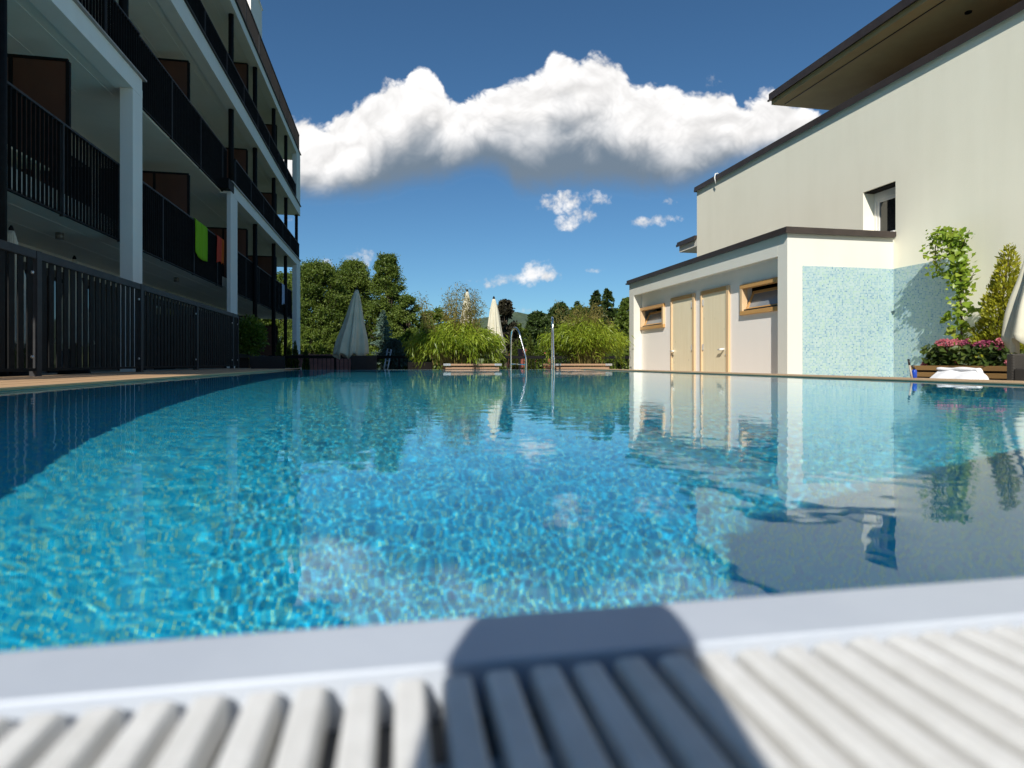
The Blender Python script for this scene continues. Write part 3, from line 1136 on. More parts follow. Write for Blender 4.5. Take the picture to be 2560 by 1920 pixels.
# ------------------------------------------------------------------ house on the right
WX = 8.16
house = thing('house', 'cream rendered house with flat parapet and brown overhanging eave', 'house', (10, 6, DECK))
HY0, HY1 = -6.0, 15.40
PZ = 4.79
wy0, wy1, wz0, wz1 = 8.735, 9.442, 2.30, 3.142         # window opening
wall = box('wall', WX, 13, wy1, HY1, DECK, PZ, 'plaster_cream', house)
box('wall', WX, 13, HY0, wy0, DECK, PZ, 'plaster_cream', house)
box('wall', WX, 13, wy0, wy1, DECK, wz0, 'plaster_cream', house)
box('wall', WX, 13, wy0, wy1, wz1, PZ, 'plaster_cream', house)
rev = WX + .215
win = MB().box(rev, rev + .05, wy0 + .002, wy1 - .002, wz0, wz0 + .05).box(rev, rev + .05, wy0 + .002, wy1 - .002, wz1 - .14, wz1)
win.box(rev, rev + .05, wy0 + .002, wy0 + .06, wz0 + .05, wz1 - .14).box(rev, rev + .05, wy1 - .06, wy1 - .002, wz0 + .05, wz1 - .14)
win = win.build('window', 'white_pvc', house, bevel=.004)
sash = MB()
a0, a1, b0, b1 = wy0 + .062, wy1 - .062, wz0 + .052, wz1 - .142
sash.box(rev + .012, rev + .055, a0, a1, b0, b0 + .05).box(rev + .012, rev + .055, a0, a1, b1 - .05, b1)
sash.box(rev + .012, rev + .055, a0, a0 + .05, b0 + .05, b1 - .05).box(rev + .012, rev + .055, a1 - .05, a1, b0 + .05, b1 - .05)
sash.build('sash', 'white_pvc', win, bevel=.004)
box('pane', rev + .03, rev + .036, a0 + .05, a1 - .05, b0 + .05, b1 - .05, 'window_glass', win)
MB().box(WX - .035, rev - .001, wy0 + .01, wy1 - .01, wz0 + .001, wz0 + .03).build('window_sill', 'white_pvc', win, bevel=.004)
box('reveal_head', WX + .03, rev + .06, wy0 + .003, wy1 - .003, wz1 - .02, wz1 - .002, 'anthracite', win)
# parapet cap
MB().box(WX - .055, WX + .30, HY0, HY1 + .05, PZ + .002, PZ + .095).box(WX - .062, WX - .052, HY0, HY1 + .055, PZ - .035, PZ + .04).build('parapet_cap', 'cap_brown', house)
box('parapet_cap', WX - .05, 12.9, HY1 + .002, HY1 + .055, PZ - .03, PZ + .093, 'cap_brown', house)
hook = [(WX - .07, 14.30, PZ - .12), (WX - .10, 14.30, PZ + .02), (WX - .08, 14.30, PZ + .12), (WX - .02, 14.30, PZ + .14), (WX + .03, 14.30, PZ + .10)]
MB().tube(hook, .014, 8).build('cable_hook', 'white_pvc', house, True)
# upper storey set back, with timber wall under a wide eave
EZ = 5.71
box('upper_wall', 9.75, 13, HY0, 11.0, PZ, EZ - .002, 'timber_red', house)
eave = box('eave', 8.10, 13, HY0, 12.0, EZ, EZ + .10, 'soffit_tan', house)
MB().box(8.06, 13, HY0, 12.04, EZ + .102, EZ + .25).box(8.04, 8.075, HY0, 12.06, EZ + .085, EZ + .12).build('eave_fascia', 'cap_brown', eave)
box('soffit_joint', 8.34, 8.36, HY0, 11.9, EZ - .012, EZ - .001, 'cap_brown', eave)
MB().tube([(9.0, 8.2, EZ - .001), (9.0, 8.2, EZ - .02)], .05, 12).build('downlight', 'anthracite', eave, True)
box('downpipe', 9.55, 9.66, 6.3, 6.42, PZ, EZ, 'cap_brown', house)
# canopy slab on the far side
cz = box('canopy', WX + .02, 11, HY1 + .001, 16.47, 3.31, 3.50, 'plaster_white', house)
MB().box(WX - .03, 11, HY1 + .058, 16.52, 3.502, 3.60).box(WX - .05, WX - .03, HY1 + .058, 16.54, 3.47, 3.54).build('canopy_cap', 'cap_brown', cz)
# mosaic on the house wall beside the cabin
mo = box('mosaic_panel', WX - .006, WX - .0005, on_x(2404, 700, WX).y, 8.762, DECK, 1.705, 'mosaic_side', house)

# ------------------------------------------------------------------ pool cabin
CX, CD = 6.20, 6.42
CY0, CY1 = 8.77, 15.33
CZ = 2.215
LINT = 1.886
cabin = thing('pool_cabin', 'low white pool cabin with two wooden doors and a mosaic end wall', 'cabin', (7.2, 12, DECK))
box('end_wall', CX, WX - .001, CY0, 9.02, DECK, CZ, 'plaster_white', cabin, 0.004)
box('pillar', CX, CD + .1, 15.03, CY1, DECK, CZ, 'plaster_white', cabin, 0.004)
box('lintel', CX, CX + .11, 9.021, 15.029, LINT, CZ, 'plaster_white', cabin)
box('recess_ceiling', CX + .111, CD, 9.021, 15.029, 1.96, CZ, 'plaster_rose', cabin)
# recessed wall with openings for the two windows
wins = [(13.655, 15.02, .995, 1.56), (9.10, 10.404, 1.03, 1.59)]
ys = [9.021, 9.35, 10.404, 13.655, 15.02, 15.029]
box('recess_wall', CD, CD + .2, 10.404, 13.655, DECK, CZ - .01, 'plaster_rose', cabin)
box('recess_wall', CD, CD + .2, 9.021, 9.10, DECK, CZ - .01, 'plaster_rose', cabin)
for a, c, z0, z1 in wins:
    box('recess_wall', CD, CD + .2, a, c, DECK, z0, 'plaster_rose', cabin)
    box('recess_wall', CD, CD + .2, a, c, z1, CZ - .01, 'plaster_rose', cabin)
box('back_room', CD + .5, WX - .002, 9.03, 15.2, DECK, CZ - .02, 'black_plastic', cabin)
box('far_wall', CD + .11, WX - .002, 15.21, CY1 - .002, DECK, CZ, 'plaster_white', cabin)
for a, c, z0, z1 in wins:
    fx0, fx1, t = CD - .055, CD + .06, .075
    f = MB().box(fx0, fx1, a, c, z0, z0 + t).box(fx0, fx1, a, c, z1 - t, z1).build('window', 'wood_frame', cabin, bevel=.005)
    for ja, jb in ((a, a + t), (c - t, c)):
        box('frame_jamb', fx0 + .002, fx1, ja, jb, z0 + t + .001, z1 - t - .001, 'wood_frame_v', f, .004)
    # hopper sash tipped inwards at its top
    h = z1 - z0 - 2 * t - .02
    ang = R(24)
    s = thing_pts = []

    def tip(x, y, zz):
        return (CD + .005 + x * math.cos(ang) + zz * math.sin(ang), y, z0 + t + .012 - x * math.sin(ang) + zz * math.cos(ang))
    sb = MB()
    ya, yb = a + t + .012, c - t - .012
    for (p0_, p1_, q0, q1) in ((ya, yb, 0, .05), (ya, yb, h - .05, h), (ya, ya + .05, .05, h - .05), (yb - .05, yb, .05, h - .05)):
        sb.add([tip(*p) for p in boxv(0, .045, p0_, p1_, q0, q1)], BOXF)
    so = sb.build('sash', 'wood_frame', f)
    gb = MB()
    gb.add([tip(*p) for p in boxv(.02, .028, ya + .05, yb - .05, .05, h - .05)], BOXF)
    gb.build('pane', 'frosted_glass', f)
    box('weather_bar', CD - .02, CD + .012, ya, yb, z0 + t + .001, z0 + t + .03, 'black_plastic', f)
# doors
for ya, yb, hinge_near, lab in ((12.165, 13.292, True, ''), (10.805, 11.905, False, '')):
    d = box('door', CD - .018, CD - .004, ya + .09, yb - .06, DECK + .01, 1.565, 'wood_door', cabin, 0.002)
    MB().box(CD - .045, CD - .002, ya, ya + .088, DECK, 1.64).box(CD - .045, CD - .002, yb - .058, yb, DECK, 1.64).build('door_frame', 'wood_frame_v', d, bevel=.004)
    box('door_frame', CD - .046, CD - .002, ya + .0885, yb - .0585, 1.57, 1.64, 'wood_frame', d, 0.004)
    hy = ya + .13 if hinge_near else yb - .09
    for hz in (1.40, .48):
        MB().box(CD - .024, CD - .0185, hy - .018, hy + .018, hz - .07, hz + .07).tube([(CD - .03, hy, hz - .06), (CD - .03, hy, hz + .06)], .011, 8).build('hinge', 'alu', d)
    ky = yb - .13 if hinge_near else ya + .20
    sgn = -1 if hinge_near else 1
    MB().tube([(CD - .019, ky, .42), (CD - .075, ky, .42)], .022, 10).tube([(CD - .075, ky - .01 * sgn, .42), (CD - .08, ky + .11 * sgn, .415)], [.022, .016], 10).build('door_handle', 'white_pvc', d, True)
    MB().tube([(CD - .019, ky - .06 * sgn, .31), (CD - .03, ky - .06 * sgn, .31)], .016, 10).build('lock', 'alu', d, True)
# roof with brown edge
cap = MB().box(CX - .055, WX - .002, CY0 - .055, CY1 + .055, CZ + .012, CZ + .092)
cap.build('roof_cap', 'cap_brown', cabin, bevel=.004)
drip = MB()
e0, e1, f0, f1 = CX - .075, CX - .05, CY0 - .075, CY1 + .075
drip.box(e0, e1, f0, f1, CZ - .012, CZ + .022).box(e1, WX - .05, f0, f0 + .025, CZ - .012, CZ + .022).box(e1, WX - .003, f1 - .025, f1, CZ - .012, CZ + .022)
drip.build('drip_edge', 'cap_brown', cabin)
box('mosaic_panel', 6.468, WX - .007, CY0 - .006, CY0 - .0005, DECK, 1.703, 'mosaic_end', cabin)


# ------------------------------------------------------------------ parasols
def parasol(base, z_bot, z_top, r_bot, label, seed, lean=(0, 0), z_ground=DECK, pole_mat='anthracite'):
    r2 = random.Random(seed)
    bx, by = base
    t = thing('parasol', label, 'parasol', (bx, by, z_ground), 'closed cream parasols')

    def ax(z):
        k = (z - z_ground) / (z_top - z_ground)
        return bx + lean[0] * k, by + lean[1] * k
    MB().tube([(*ax(z_ground + .03), z_ground + .03), (*ax(z_top), z_top)], .024, 12).build('pole', pole_mat, t, True)
    MB().tube([(bx, by, z_ground), (bx, by, z_ground + .07)], [.28, .26], 24).build('base', 'anthracite', t, True)
    n, mm = 96, 26
    v = []
    ph = [r2.uniform(0, 6.28) for _ in range(8)]
    for j in range(mm):
        s = j / (mm - 1)
        z = z_top - .03 - (z_top - .03 - z_bot) * s
        cx, cy = ax(z)
        rr = .03 + (r_bot - .03) * (s ** 0.82) * (1 + .05 * math.sin(s * 9 + ph[0]))
        for i in range(n):
            a = 2 * math.pi * i / n
            fold = .17 * s ** .4 * math.cos(8 * a + ph[1] + .5 * math.sin(s * 3 + ph[2])) + .07 * math.cos(13 * a + ph[3] + s * 2) + .05 * math.cos(21 * a + ph[4])
            fold += .10 * math.cos(a + ph[5]) * s
            r_ = rr * (1 + fold)
            dz = 0
            if s > .93:
                dz = -(s - .93) / .07 * .05 * (1 + math.cos(8 * a + ph[1] + math.pi * .9)) * (1 + .6 * math.sin(a + ph[6]))
            v.append((cx + r_ * math.cos(a), cy + r_ * math.sin(a), z + dz))
    f = [(j * n + i, j * n + (i + 1) % n, (j + 1) * n + (i + 1) % n, (j + 1) * n + i) for j in range(mm - 1) for i in range(n)]
    cano = mesh('canopy', v, f, 'canvas', t, True)
    md = cano.modifiers.new('thick', 'SOLIDIFY')
    md.thickness = .004
    zt = z_top
    cx, cy = ax(zt)
    MB().tube([(cx, cy, zt - .05), (cx, cy, zt), (cx, cy, zt + .02), (cx, cy, zt + .05)], [.032, .034, .026, .012], 12).build('finial', pole_mat, t, True)
    return t


def par_px(px_top, py_top, px_bot, py_bot, half_px, Y, label, seed, lean_px=0, zg=DECK):
    a = on_y(px_top, py_top, Y)
    c = on_y(px_bot, py_bot, Y)
    d = a.x * SY + a.y * CY
    parasol((c.x, Y), c.z, a.z, half_px * d / F, label, seed, (a.x - c.x, 0), zg)


par_px(892, 722, 876, 884, 36, 16.2, 'closed cream parasol in shade before the tall green trees', 1)
par_px(1234.6, 745, 1238, 878, 25, 16.6, 'closed cream parasol in full sun right behind the bamboo', 2)
par_px(1168, 727, 1160, 870, 24, 17.8, 'closed cream parasol half hidden by tall bamboo shoots', 3)
a = on_y(2606, 560, 5.15)
c = on_y(2612, 846, 5.15)
parasol((c.x, 5.15), c.z, a.z, .30, 'closed cream parasol near the house wall beside the wicker chair', 4, (a.x - c.x, 0))
for k, (px, pyt, pyb, Xp, lab) in enumerate(((28, 572, 858, -5.35, 'closed cream parasol behind the slat fence before a dark post'),
                                             (186, 645, 858, -6.1, 'closed cream parasol behind the slat fence with only its tip showing'))):
    a = on_x(px, pyt, Xp)
    c = on_x(px, pyb, Xp)
    d = a.x * SY + a.y * CY
    parasol((a.x, a.y), c.z, a.z, .27, lab, 9 + k, (0, 0), -0.07)


# ------------------------------------------------------------------ loungers, chair, small things
def lounger(px0, px1, py_top, Y, label, tilt=.28, mat='sling'):
    a, c = on_y(px0, py_top, Y), on_y(px1, py_top, Y)
    zt = a.z
    t = thing('sun_lounger', label, 'sun lounger', ((a.x + c.x) / 2, Y, DECK), 'dark sun loungers at the far pool edge')
    x0, x1 = a.x, c.x
    sz = DECK + .32
    MB().add([(x0 + .02, Y + tilt, sz), (x1 - .02, Y + tilt, sz), (x1, Y, zt), (x0, Y, zt), (x0 + .02, Y + tilt + .03, sz), (x1 - .02, Y + tilt + .03, sz), (x1, Y + .03, zt), (x0, Y + .03, zt)], BOXF).build('backrest', mat, t, bevel=.012)
    box('seat', x0, x1, Y + tilt + .03, Y + tilt + 1.25, sz - .02, sz + .015, mat, t, 0.008)
    MB().box(x0 - .03, x0, Y + tilt - .1, Y + tilt + 1.3, sz - .045, sz + .0).box(x1, x1 + .03, Y + tilt - .1, Y + tilt + 1.3, sz - .045, sz).build('frame', 'anthracite', t)
    for x in (x0 - .03, x1):
        for y in (Y + tilt + .05, Y + tilt + 1.15):
            box('leg', x, x + .03, y, y + .04, DECK, sz - .046, 'anthracite', t)


lounger(622, 712, 890.5, 15.0, 'black wicker sun lounger beside the end of the slat fence', .2)
lounger(876, 943, 889.0, 15.6, 'dark sun lounger with raised back beside the shaded parasol')
lounger(1019, 1083, 905.0, 15.4, 'dark sun lounger with low back left of the bamboo planter')

# lounger by the house, with a white towel thrown over its raised back
t = thing('sun_lounger', 'wicker sun lounger under a white towel before the flower planter', 'sun lounger', (6.6, 6.4, DECK))
lx0, lx1 = 5.75, 7.05
A = on_y(2325, 952, 6.2)
box('base', 5.72, 7.1, 5.40, 5.9, DECK + .12, DECK + .26, 'rattan', t, 0.02)
box('seat', 5.25, 5.95, 5.38, 5.92, DECK + .262, DECK + .33, 'sling', t, 0.02)
for x in (5.78, 7.0):
    for y in (5.44, 5.82):
        box('leg', x, x + .05, y, y + .05, DECK, DECK + .119, 'rattan', t)


def draped():
    """white towel over the tilted backrest, from photo outline"""
    Yn, Yf = 5.10, 5.95
    P = {k: on_y(px, py, 5.2) for k, (px, py) in dict(a=(2312, 955), b=(2357, 921.5), c=(2432, 926), d=(2450, 934), e=(2450, 956)).items()}
    Q = {k: on_y(px, py, 5.9) for k, (px, py) in dict(b=(2357, 919), c=(2462, 923.5), d=(2476, 945)).items()}
    return P, Q


P, Q = draped()
A5, B5 = on_y(2306, 956, 5.9), on_y(2352, 920.5, 5.9)
C5, D5 = on_y(2440, 925, 5.45), on_y(2462, 936, 5.45)
prof = [(A5.x - .03, A5.z - .05), (A5.x, A5.z - .01), ((A5.x + B5.x) / 2, (A5.z + B5.z) / 2 + .008), (B5.x - .015, B5.z - .006), (B5.x + .03, B5.z + .002), ((B5.x + C5.x) / 2, (B5.z + C5.z) / 2 + .003), (C5.x - .03, C5.z + .003),
        (C5.x, C5.z), (D5.x, D5.z), (D5.x + .012, D5.z - .06), (D5.x + .014, D5.z - .22)]
n = len(prof)
m2 = 12
v = []
for j in range(m2):
    y = 5.40 + .50 * j / (m2 - 1)
    for i, (x, z) in enumerate(prof):
        v.append((x + .012 * math.sin(j * 1.1 + i), y, z + .006 * math.sin(j * .9 + i * .7)))
f = [(j * n + i, j * n + i + 1, (j + 1) * n + i + 1, (j + 1) * n + i) for j in range(m2 - 1) for i in range(n - 1)]
# front hem hanging over the near side of the backrest
for j in (0,):
    base = len(v)
    for i, (x, z) in enumerate(prof):
        v.append((x, 5.393 + .004 * math.sin(i * 2.2), max(DECK + .3, z - .28)))
    f += [(i, base + i, base + i + 1, i + 1) for i in range(n - 1)]
tw = mesh('towel', v, f, 'towel_white', smooth=True)
md = tw.modifiers.new('sub', 'SUBSURF')
md.levels = md.render_levels = 2
md = tw.modifiers.new('thick', 'SOLIDIFY')
md.thickness = .012
tag(tw, 'white towel draped over the sun lounger before the flower planter', 'towel')
MB().add([(A5.x, 5.43, A5.z - .10), (C5.x, 5.43, C5.z - .05), (C5.x, 5.87, C5.z - .05), (A5.x, 5.87, A5.z - .10),
          (A5.x, 5.43, A5.z - .16), (C5.x, 5.43, C5.z - .11), (C5.x, 5.87, C5.z - .11), (A5.x, 5.87, A5.z - .16)], [(3, 2, 1, 0), (4, 5, 6, 7), (0, 1, 5, 4), (1, 2, 6, 5), (2, 3, 7, 6), (3, 0, 4, 7)]).build('backrest', 'rattan', t)

# wicker chair at the right
ch = thing('wicker_chair', 'dark woven wicker armchair beside the closed parasol by the house', 'chair', (6.5, 4.6, DECK))
c0 = on_y(2533, 884, 4.85)
cx0 = c0.x
ctop = c0.z
MB().box(cx0, cx0 + .62, 4.85, 4.92, DECK + .08, ctop).build('backrest', 'rattan', ch, bevel=.02)
MB().box(cx0, cx0 + .07, 4.30, 4.849, DECK + .08, ctop - .14).build('armrest', 'rattan', ch, bevel=.02)
MB().box(cx0 + .55, cx0 + .62, 4.30, 4.849, DECK + .08, ctop - .14).build('armrest', 'rattan', ch, bevel=.02)
box('seat', cx0 + .071, cx0 + .549, 4.30, 4.849, DECK + .10, DECK + .38, 'rattan', ch, 0.02)
for x in (cx0 + .02, cx0 + .56):
    for y in (4.33, 4.86):
        box('leg', x, x + .04, y, y + .04, DECK, DECK + .079, 'rattan', ch)

# bottle and rod on the right coping
bp = on_x(2286, 947, 4.83)
bt = thing('bottle', 'small blue bottle with black nozzle standing on the wooden coping', 'bottle', (4.83, bp.y, .0185))
MB().tube([(4.83, bp.y, .0195), (4.83, bp.y, .024), (4.83, bp.y, .085), (4.83, bp.y, .098)], [.018, .021, .021, .014], 16).build('body', 'blue_plastic', bt, True)
MB().tube([(4.83, bp.y, .0985), (4.82, bp.y + .006, .125), (4.815, bp.y + .012, .138)], [.012, .010, .008], 12).build('nozzle', 'black_plastic', bt, True)
rp = on_x(2280, 947, 4.80)
rt = on_x(2271, 898, 4.80)
rd = thing('brush', 'slim pale brush handle with black tip leaning by the blue bottle', 'brush', (4.80, rp.y, .0185))
q = Vector((4.80, rp.y, .0195)).lerp(rt, .68)
MB().tube([(4.80, rp.y, .0195), q], .0085, 10).build('handle', 'pale_stick', rd, True)
MB().tube([q, rt], .0095, 10).build('tip', 'black_plastic', rd, True)

# ladder at the far end
lad = thing('pool_ladder', 'shining steel pool ladder standing in the far end of the water', 'ladder', (3.1, 13.5, 0))
YQ = 13.55


def rail_px(pts, name='handrail'):
    P_ = []
    for px, py, Y in pts:
        P_.append(on_y(px, py, Y))
    # smooth by Catmull-Rom
    out = []
    ps = [P_[0]] + P_ + [P_[-1]]
    for i in range(1, len(ps) - 2):
        for k in range(6):
            t_ = k / 6
            p0, p1, p2, p3 = ps[i - 1], ps[i], ps[i + 1], ps[i + 2]
            out.append(.5 * ((2 * p1) + (-p0 + p2) * t_ + (2 * p0 - 5 * p1 + 4 * p2 - p3) * t_ ** 2 + (-p0 + 3 * p1 - 3 * p2 + p3) * t_ ** 3))
    out.append(P_[-1])
    MB().tube(out, .0225, 14).build(name, 'chrome', lad, True)
    return out


rail_px([(1315, 990, 13.5), (1315, 925, 13.5), (1314.5, 898, 13.5), (1312.5, 887, 13.52), (1306, 862, 13.6), (1298, 834, 13.7), (1293, 823, 13.8), (1287.5, 820, 13.95),
         (1281, 826, 14.05), (1278, 838, 14.1), (1277, 870, 14.12), (1277, 930, 14.12)])
rail_px([(1384.6, 990, 13.5), (1384.6, 925, 13.5), (1384.5, 898, 13.5), (1384, 887, 13.52), (1383, 850, 13.6), (1381.8, 808, 13.7), (1381.2, 797, 13.8), (1380.6, 794.5, 13.95),
         (1379.8, 799, 14.05), (1379.4, 812, 14.1), (1379.2, 860, 14.12), (1379.2, 930, 14.12)])
p1, p2 = on_y(1278, 910, 14.11), on_y(1314, 911, 13.5)
MB().tube([p1, p2], .013, 10).build('brace', 'chrome', lad, True)
p1, p2 = on_y(1379.3, 910, 14.11), on_y(1384, 911, 13.5)
MB().tube([p1, p2], .013, 10).build('brace', 'chrome', lad, True)
for k in range(3):
    z = -.25 - .28 * k
    p1, p2 = on_y(1315, 925, 13.5), on_y(1384.6, 925, 13.5)
    box('step', p1.x, p2.x, 13.46, 13.54, z, z + .03, 'chrome', lad)


# ------------------------------------------------------------------ planting
def bamboo(px, half, py_top, py_tall, Y, label, seed, dry=False):
    r2 = np.random.default_rng(seed)
    global rng
    base = on_y(px, 912, Y)
    dep = base.x * SY + base.y * CY
    W = half * dep / F
    H = on_y(px, py_top, Y).z
    HT = on_y(px, py_tall, Y).z
    z0 = .10
    t = thing('bamboo', label, 'bamboo', (base.x, Y, z0), 'bamboo clumps in wooden planters')
    culm = MB()
    P_, D_, S_ = [], [], []
    nC = 260
    for k in range(nC):
        a = r2.uniform(0, 6.283)
        q_ = math.sqrt(r2.uniform(0.01, 1))
        rr = W * q_
        bx, by = base.x + .30 * rr * math.cos(a), Y + .26 * rr * math.sin(a)
        hh = (H - z0) * r2.uniform(.80, 1.03) * (1 - .34 * q_ ** 2.2)
        ex, ey = base.x + rr * .92 * math.cos(a), Y + .75 * rr * math.sin(a)
        pts = []
        for s in np.linspace(0, 1, 8):
            pts.append((bx + (ex - bx) * s ** 1.35, by + (ey - by) * s ** 1.35, z0 + hh * (s - .16 * q_ * s ** 5)))
        culm.tube(pts, list(np.linspace(.008, .002, 8)), 4, False)
        for _ in range(74):
            s = 1 - .42 * r2.random() ** 1.5 if r2.random() < .93 else r2.uniform(.3, .6)
            i = min(6, int(s * 7))
            p = np.array(pts[i]) * (1 - (s * 7 - i)) + np.array(pts[i + 1]) * (s * 7 - i)
            p = p + r2.normal(size=3) * (.075, .075, .060)
            out = np.array([p[0] - base.x, p[1] - Y, 0])
            out /= max(.2, np.linalg.norm(out))
            P_.append(p)
            D_.append(out * .6 + r2.normal(size=3) * .5 + np.array([0, 0, -.30]))
            S_.append(r2.uniform(.08, .16))
    # outer tips hanging down in tassels
    for k in range(26 if dry else 70):
        a = r2.uniform(0, 6.283)
        if dry and -2.7 < math.remainder(a, 6.2832) < -.5:
            continue
        rr = W * r2.uniform(.82, 1.04)
        ztop = z0 + (H - z0) * r2.uniform(.42, .66)
        dn = r2.uniform(.15, .5) * (H - z0)
        for _ in range(26):
            f_ = r2.random()
            P_.append(np.array([base.x + rr * math.cos(a) * (1 - .12 * f_), Y + .75 * rr * math.sin(a) * (1 - .12 * f_), ztop - dn * f_]) + r2.normal(size=3) * .035)
            D_.append(np.array([math.cos(a) * .45, math.sin(a) * .45, -.85]) + r2.normal(size=3) * .4)
            S_.append(r2.uniform(.08, .16))
    culm.build('culms', 'bamboo_culm', t)['kind'] = 'stuff'
    old = rng
    rng = r2
    leaf_mesh('leaves', np.array(P_), np.array(D_), np.array(S_), .085, 'leaf_bamboo', t, .25, 'stuff')
    # taller sparse shoots
    tall = MB()
    P_, D_, S_ = [], [], []
    for k in range(46):
        x = base.x + W * (r2.uniform(-.75, .75) if k < 10 else r2.normal(.05, .33))
        y = Y + W * r2.uniform(-.4, .4)
        hh = (HT - z0) * (r2.uniform(.78, 1.0) if k % 3 == 0 else r2.uniform(.62, .88))
        lx = r2.normal() * .12
        pts = [(base.x + (x - base.x) * .6 + (x - base.x) * .4 * s + lx * s * s, y, z0 + hh * s) for s in np.linspace(0, 1, 8)]
        tall.tube(pts, list(np.linspace(.008, .002, 8)), 4, False)
        for _ in range(110):
            s = r2.uniform(.42, 1)
            i = min(6, int(s * 7))
            p = np.array(pts[i]) * (1 - (s * 7 - i)) + np.array(pts[i + 1]) * (s * 7 - i)
            P_.append(p + r2.normal(size=3) * (.07, .07, .05))
            D_.append(r2.normal(size=3) + np.array([0, 0, .15]))
            S_.append(r2.uniform(.06, .12))
    tall.build('shoots', 'bamboo_culm', t)['kind'] = 'stuff'
    leaf_mesh('shoot_leaves', np.array(P_), np.array(D_), np.array(S_), .085, 'leaf_bamboo_dry', t, .2, 'stuff')
    rng = old
    return base, W


def planter_box(px0, px1, Y, label):
    a, c = on_y(px0, 912, Y), on_y(px1, 912, Y)
    x0, x1 = a.x, c.x
    zt = on_y(px0, 909.5, Y).z
    t = thing('planter', label, 'planter', ((x0 + x1) / 2, Y, DECK), 'wooden planters at the far pool edge')
    for k, (z1_, hgt, ins) in enumerate(((zt, .045, 0), (zt - .065, .06, .05), (zt - .14, .10, .03), (zt - .26, .10, .03), (zt - .38, .10, .03))):
        z0_ = max(DECK + .01, z1_ - hgt)
        MB().box(x0 + ins, x1 - ins, Y + ins, Y + ins + .035, z0_, z1_).build('slat', 'wood_bench', t, bevel=.005)
        MB().box(x0 + ins, x1 - ins, Y + 1.1 - ins, Y + 1.135 - ins, z0_, z1_).build('slat', 'wood_bench', t, bevel=.005)
        MB().box(x0 + ins, x0 + ins + .035, Y + ins + .036, Y + 1.099 - ins, z0_, z1_).build('slat', 'wood_bench', t, bevel=.005)
        MB().box(x1 - ins - .035, x1 - ins, Y + ins + .036, Y + 1.099 - ins, z0_, z1_).build('slat', 'wood_bench', t, bevel=.005)
    for xa, xb in ((x0 - .004, x0 + .17), (x1 - .17, x1 + .004)):
        MB().box(xa, xb, Y - .004, Y + .04, zt - .048, zt + .004).build('corner_plate', 'alu', t, bevel=.003)
    box('soil', x0 + .09, x1 - .09, Y + .09, Y + 1.04, DECK + .02, zt - .08, 'soil', t)


planter_box(1109, 1254, 14.65, 'wooden planter box with metal corners left of the pool ladder')
planter_box(1386, 1530, 14.65, 'wooden planter box with metal corners right of the pool ladder')
bamboo(1140, 122, 800, 706, 15.2, 'leafy bamboo clump with tall thin shoots left of the ladder', 21)
bamboo(1463, 112, 792, 752, 15.2, 'leafy bamboo clump with bare lower stems right of the ladder', 22, True)


def crown_tree(name, px, py_base, py_top, half_px, Y, mat, label, seed, clusters=60, leaves_n=260, leaf=.2, trunk_r=.2, low=.25, group='trees beyond the pool', shape=1.0, cat='tree', zg=None, flat=.75):
    """trunk, limbs and a crown of leaf clumps"""
    global rng
    r2 = np.random.default_rng(seed)
    b_ = on_y(px, 906, Y)
    top = on_y(px, py_top, Y).z
    dep = b_.x * SY + b_.y * CY
    W = half_px * dep / F
    zg = G if zg is None else zg
    Hh = top - zg
    t = thing(name, label, cat, (b_.x, Y, zg), group)
    cen = []
    nlobe = r2.integers(5, 9)
    lobes = [(r2.uniform(0, 6.283), r2.uniform(low + .1, .95), r2.uniform(.25, .55)) for _ in range(nlobe)]
    for _ in range(clusters):
        s = low + (1.0 - low) * r2.random() ** .85
        prof = max(.10, math.sin(math.pi * min(1, (s - low * .6) / (1.04 - low * .6)) ** shape)) ** .55
        a = r2.uniform(0, 6.283)
        rr = W * prof * math.sqrt(r2.uniform(.10, 1))
        for la, ls, lw in lobes:                      # boughs that reach further out than the rest
            rr *= 1 + .50 * math.exp(-((s - ls) / .09) ** 2) * max(0, math.cos(a - la)) - .05
        cen.append((b_.x + rr * math.cos(a), Y + rr * math.sin(a) * .9, zg + Hh * s * .96, prof))
    tr = MB()
    tp = [(b_.x + r2.normal() * .03 * W * k, Y + r2.normal() * .03 * W * k, zg + Hh * .86 * k / 6) for k in range(7)]
    tr.tube(tp, list(np.linspace(trunk_r, trunk_r * .15, 7)), 9)
    for c_ in cen[::4]:
        k = max(1, min(5, int((c_[2] - zg) / Hh / .86 * 6 * .62)))
        p = Vector(tp[k])
        e = Vector(c_[:3])
        mid = p.lerp(e, .5) + Vector((0, 0, .06 * Hh * .3))
        tr.tube([p, mid, e], [trunk_r * .32, trunk_r * .2, trunk_r * .05], 5, False)
    tr.build('trunk', 'bark', t, True)
    P_, D_, S_ = [], [], []
    for c_ in cen:
        r_ = W * r2.uniform(.07, .19) * (1.0 if c_[2] < zg + Hh * .8 else .8)
        n_ = int(leaves_n * r2.uniform(.7, 1.3))
        q = r2.normal(size=(n_, 3)) * .62
        q = q * np.array([r_, r_, r_ * flat]) + np.array(c_[:3])
        P_.append(q)
        d_ = (q - np.array([b_.x, Y, zg + Hh * .5])) * .25 / max(W, .1) + r2.normal(size=(n_, 3)) * .8
        D_.append(d_)
        S_.append(r2.uniform(.6, 1.25, n_) * leaf)
    old = rng
    rng = r2
    leaf_mesh('crown', np.concatenate(P_), np.concatenate(D_), np.concatenate(S_), .32, mat, t, .1, 'stuff')
    rng = old
    return t


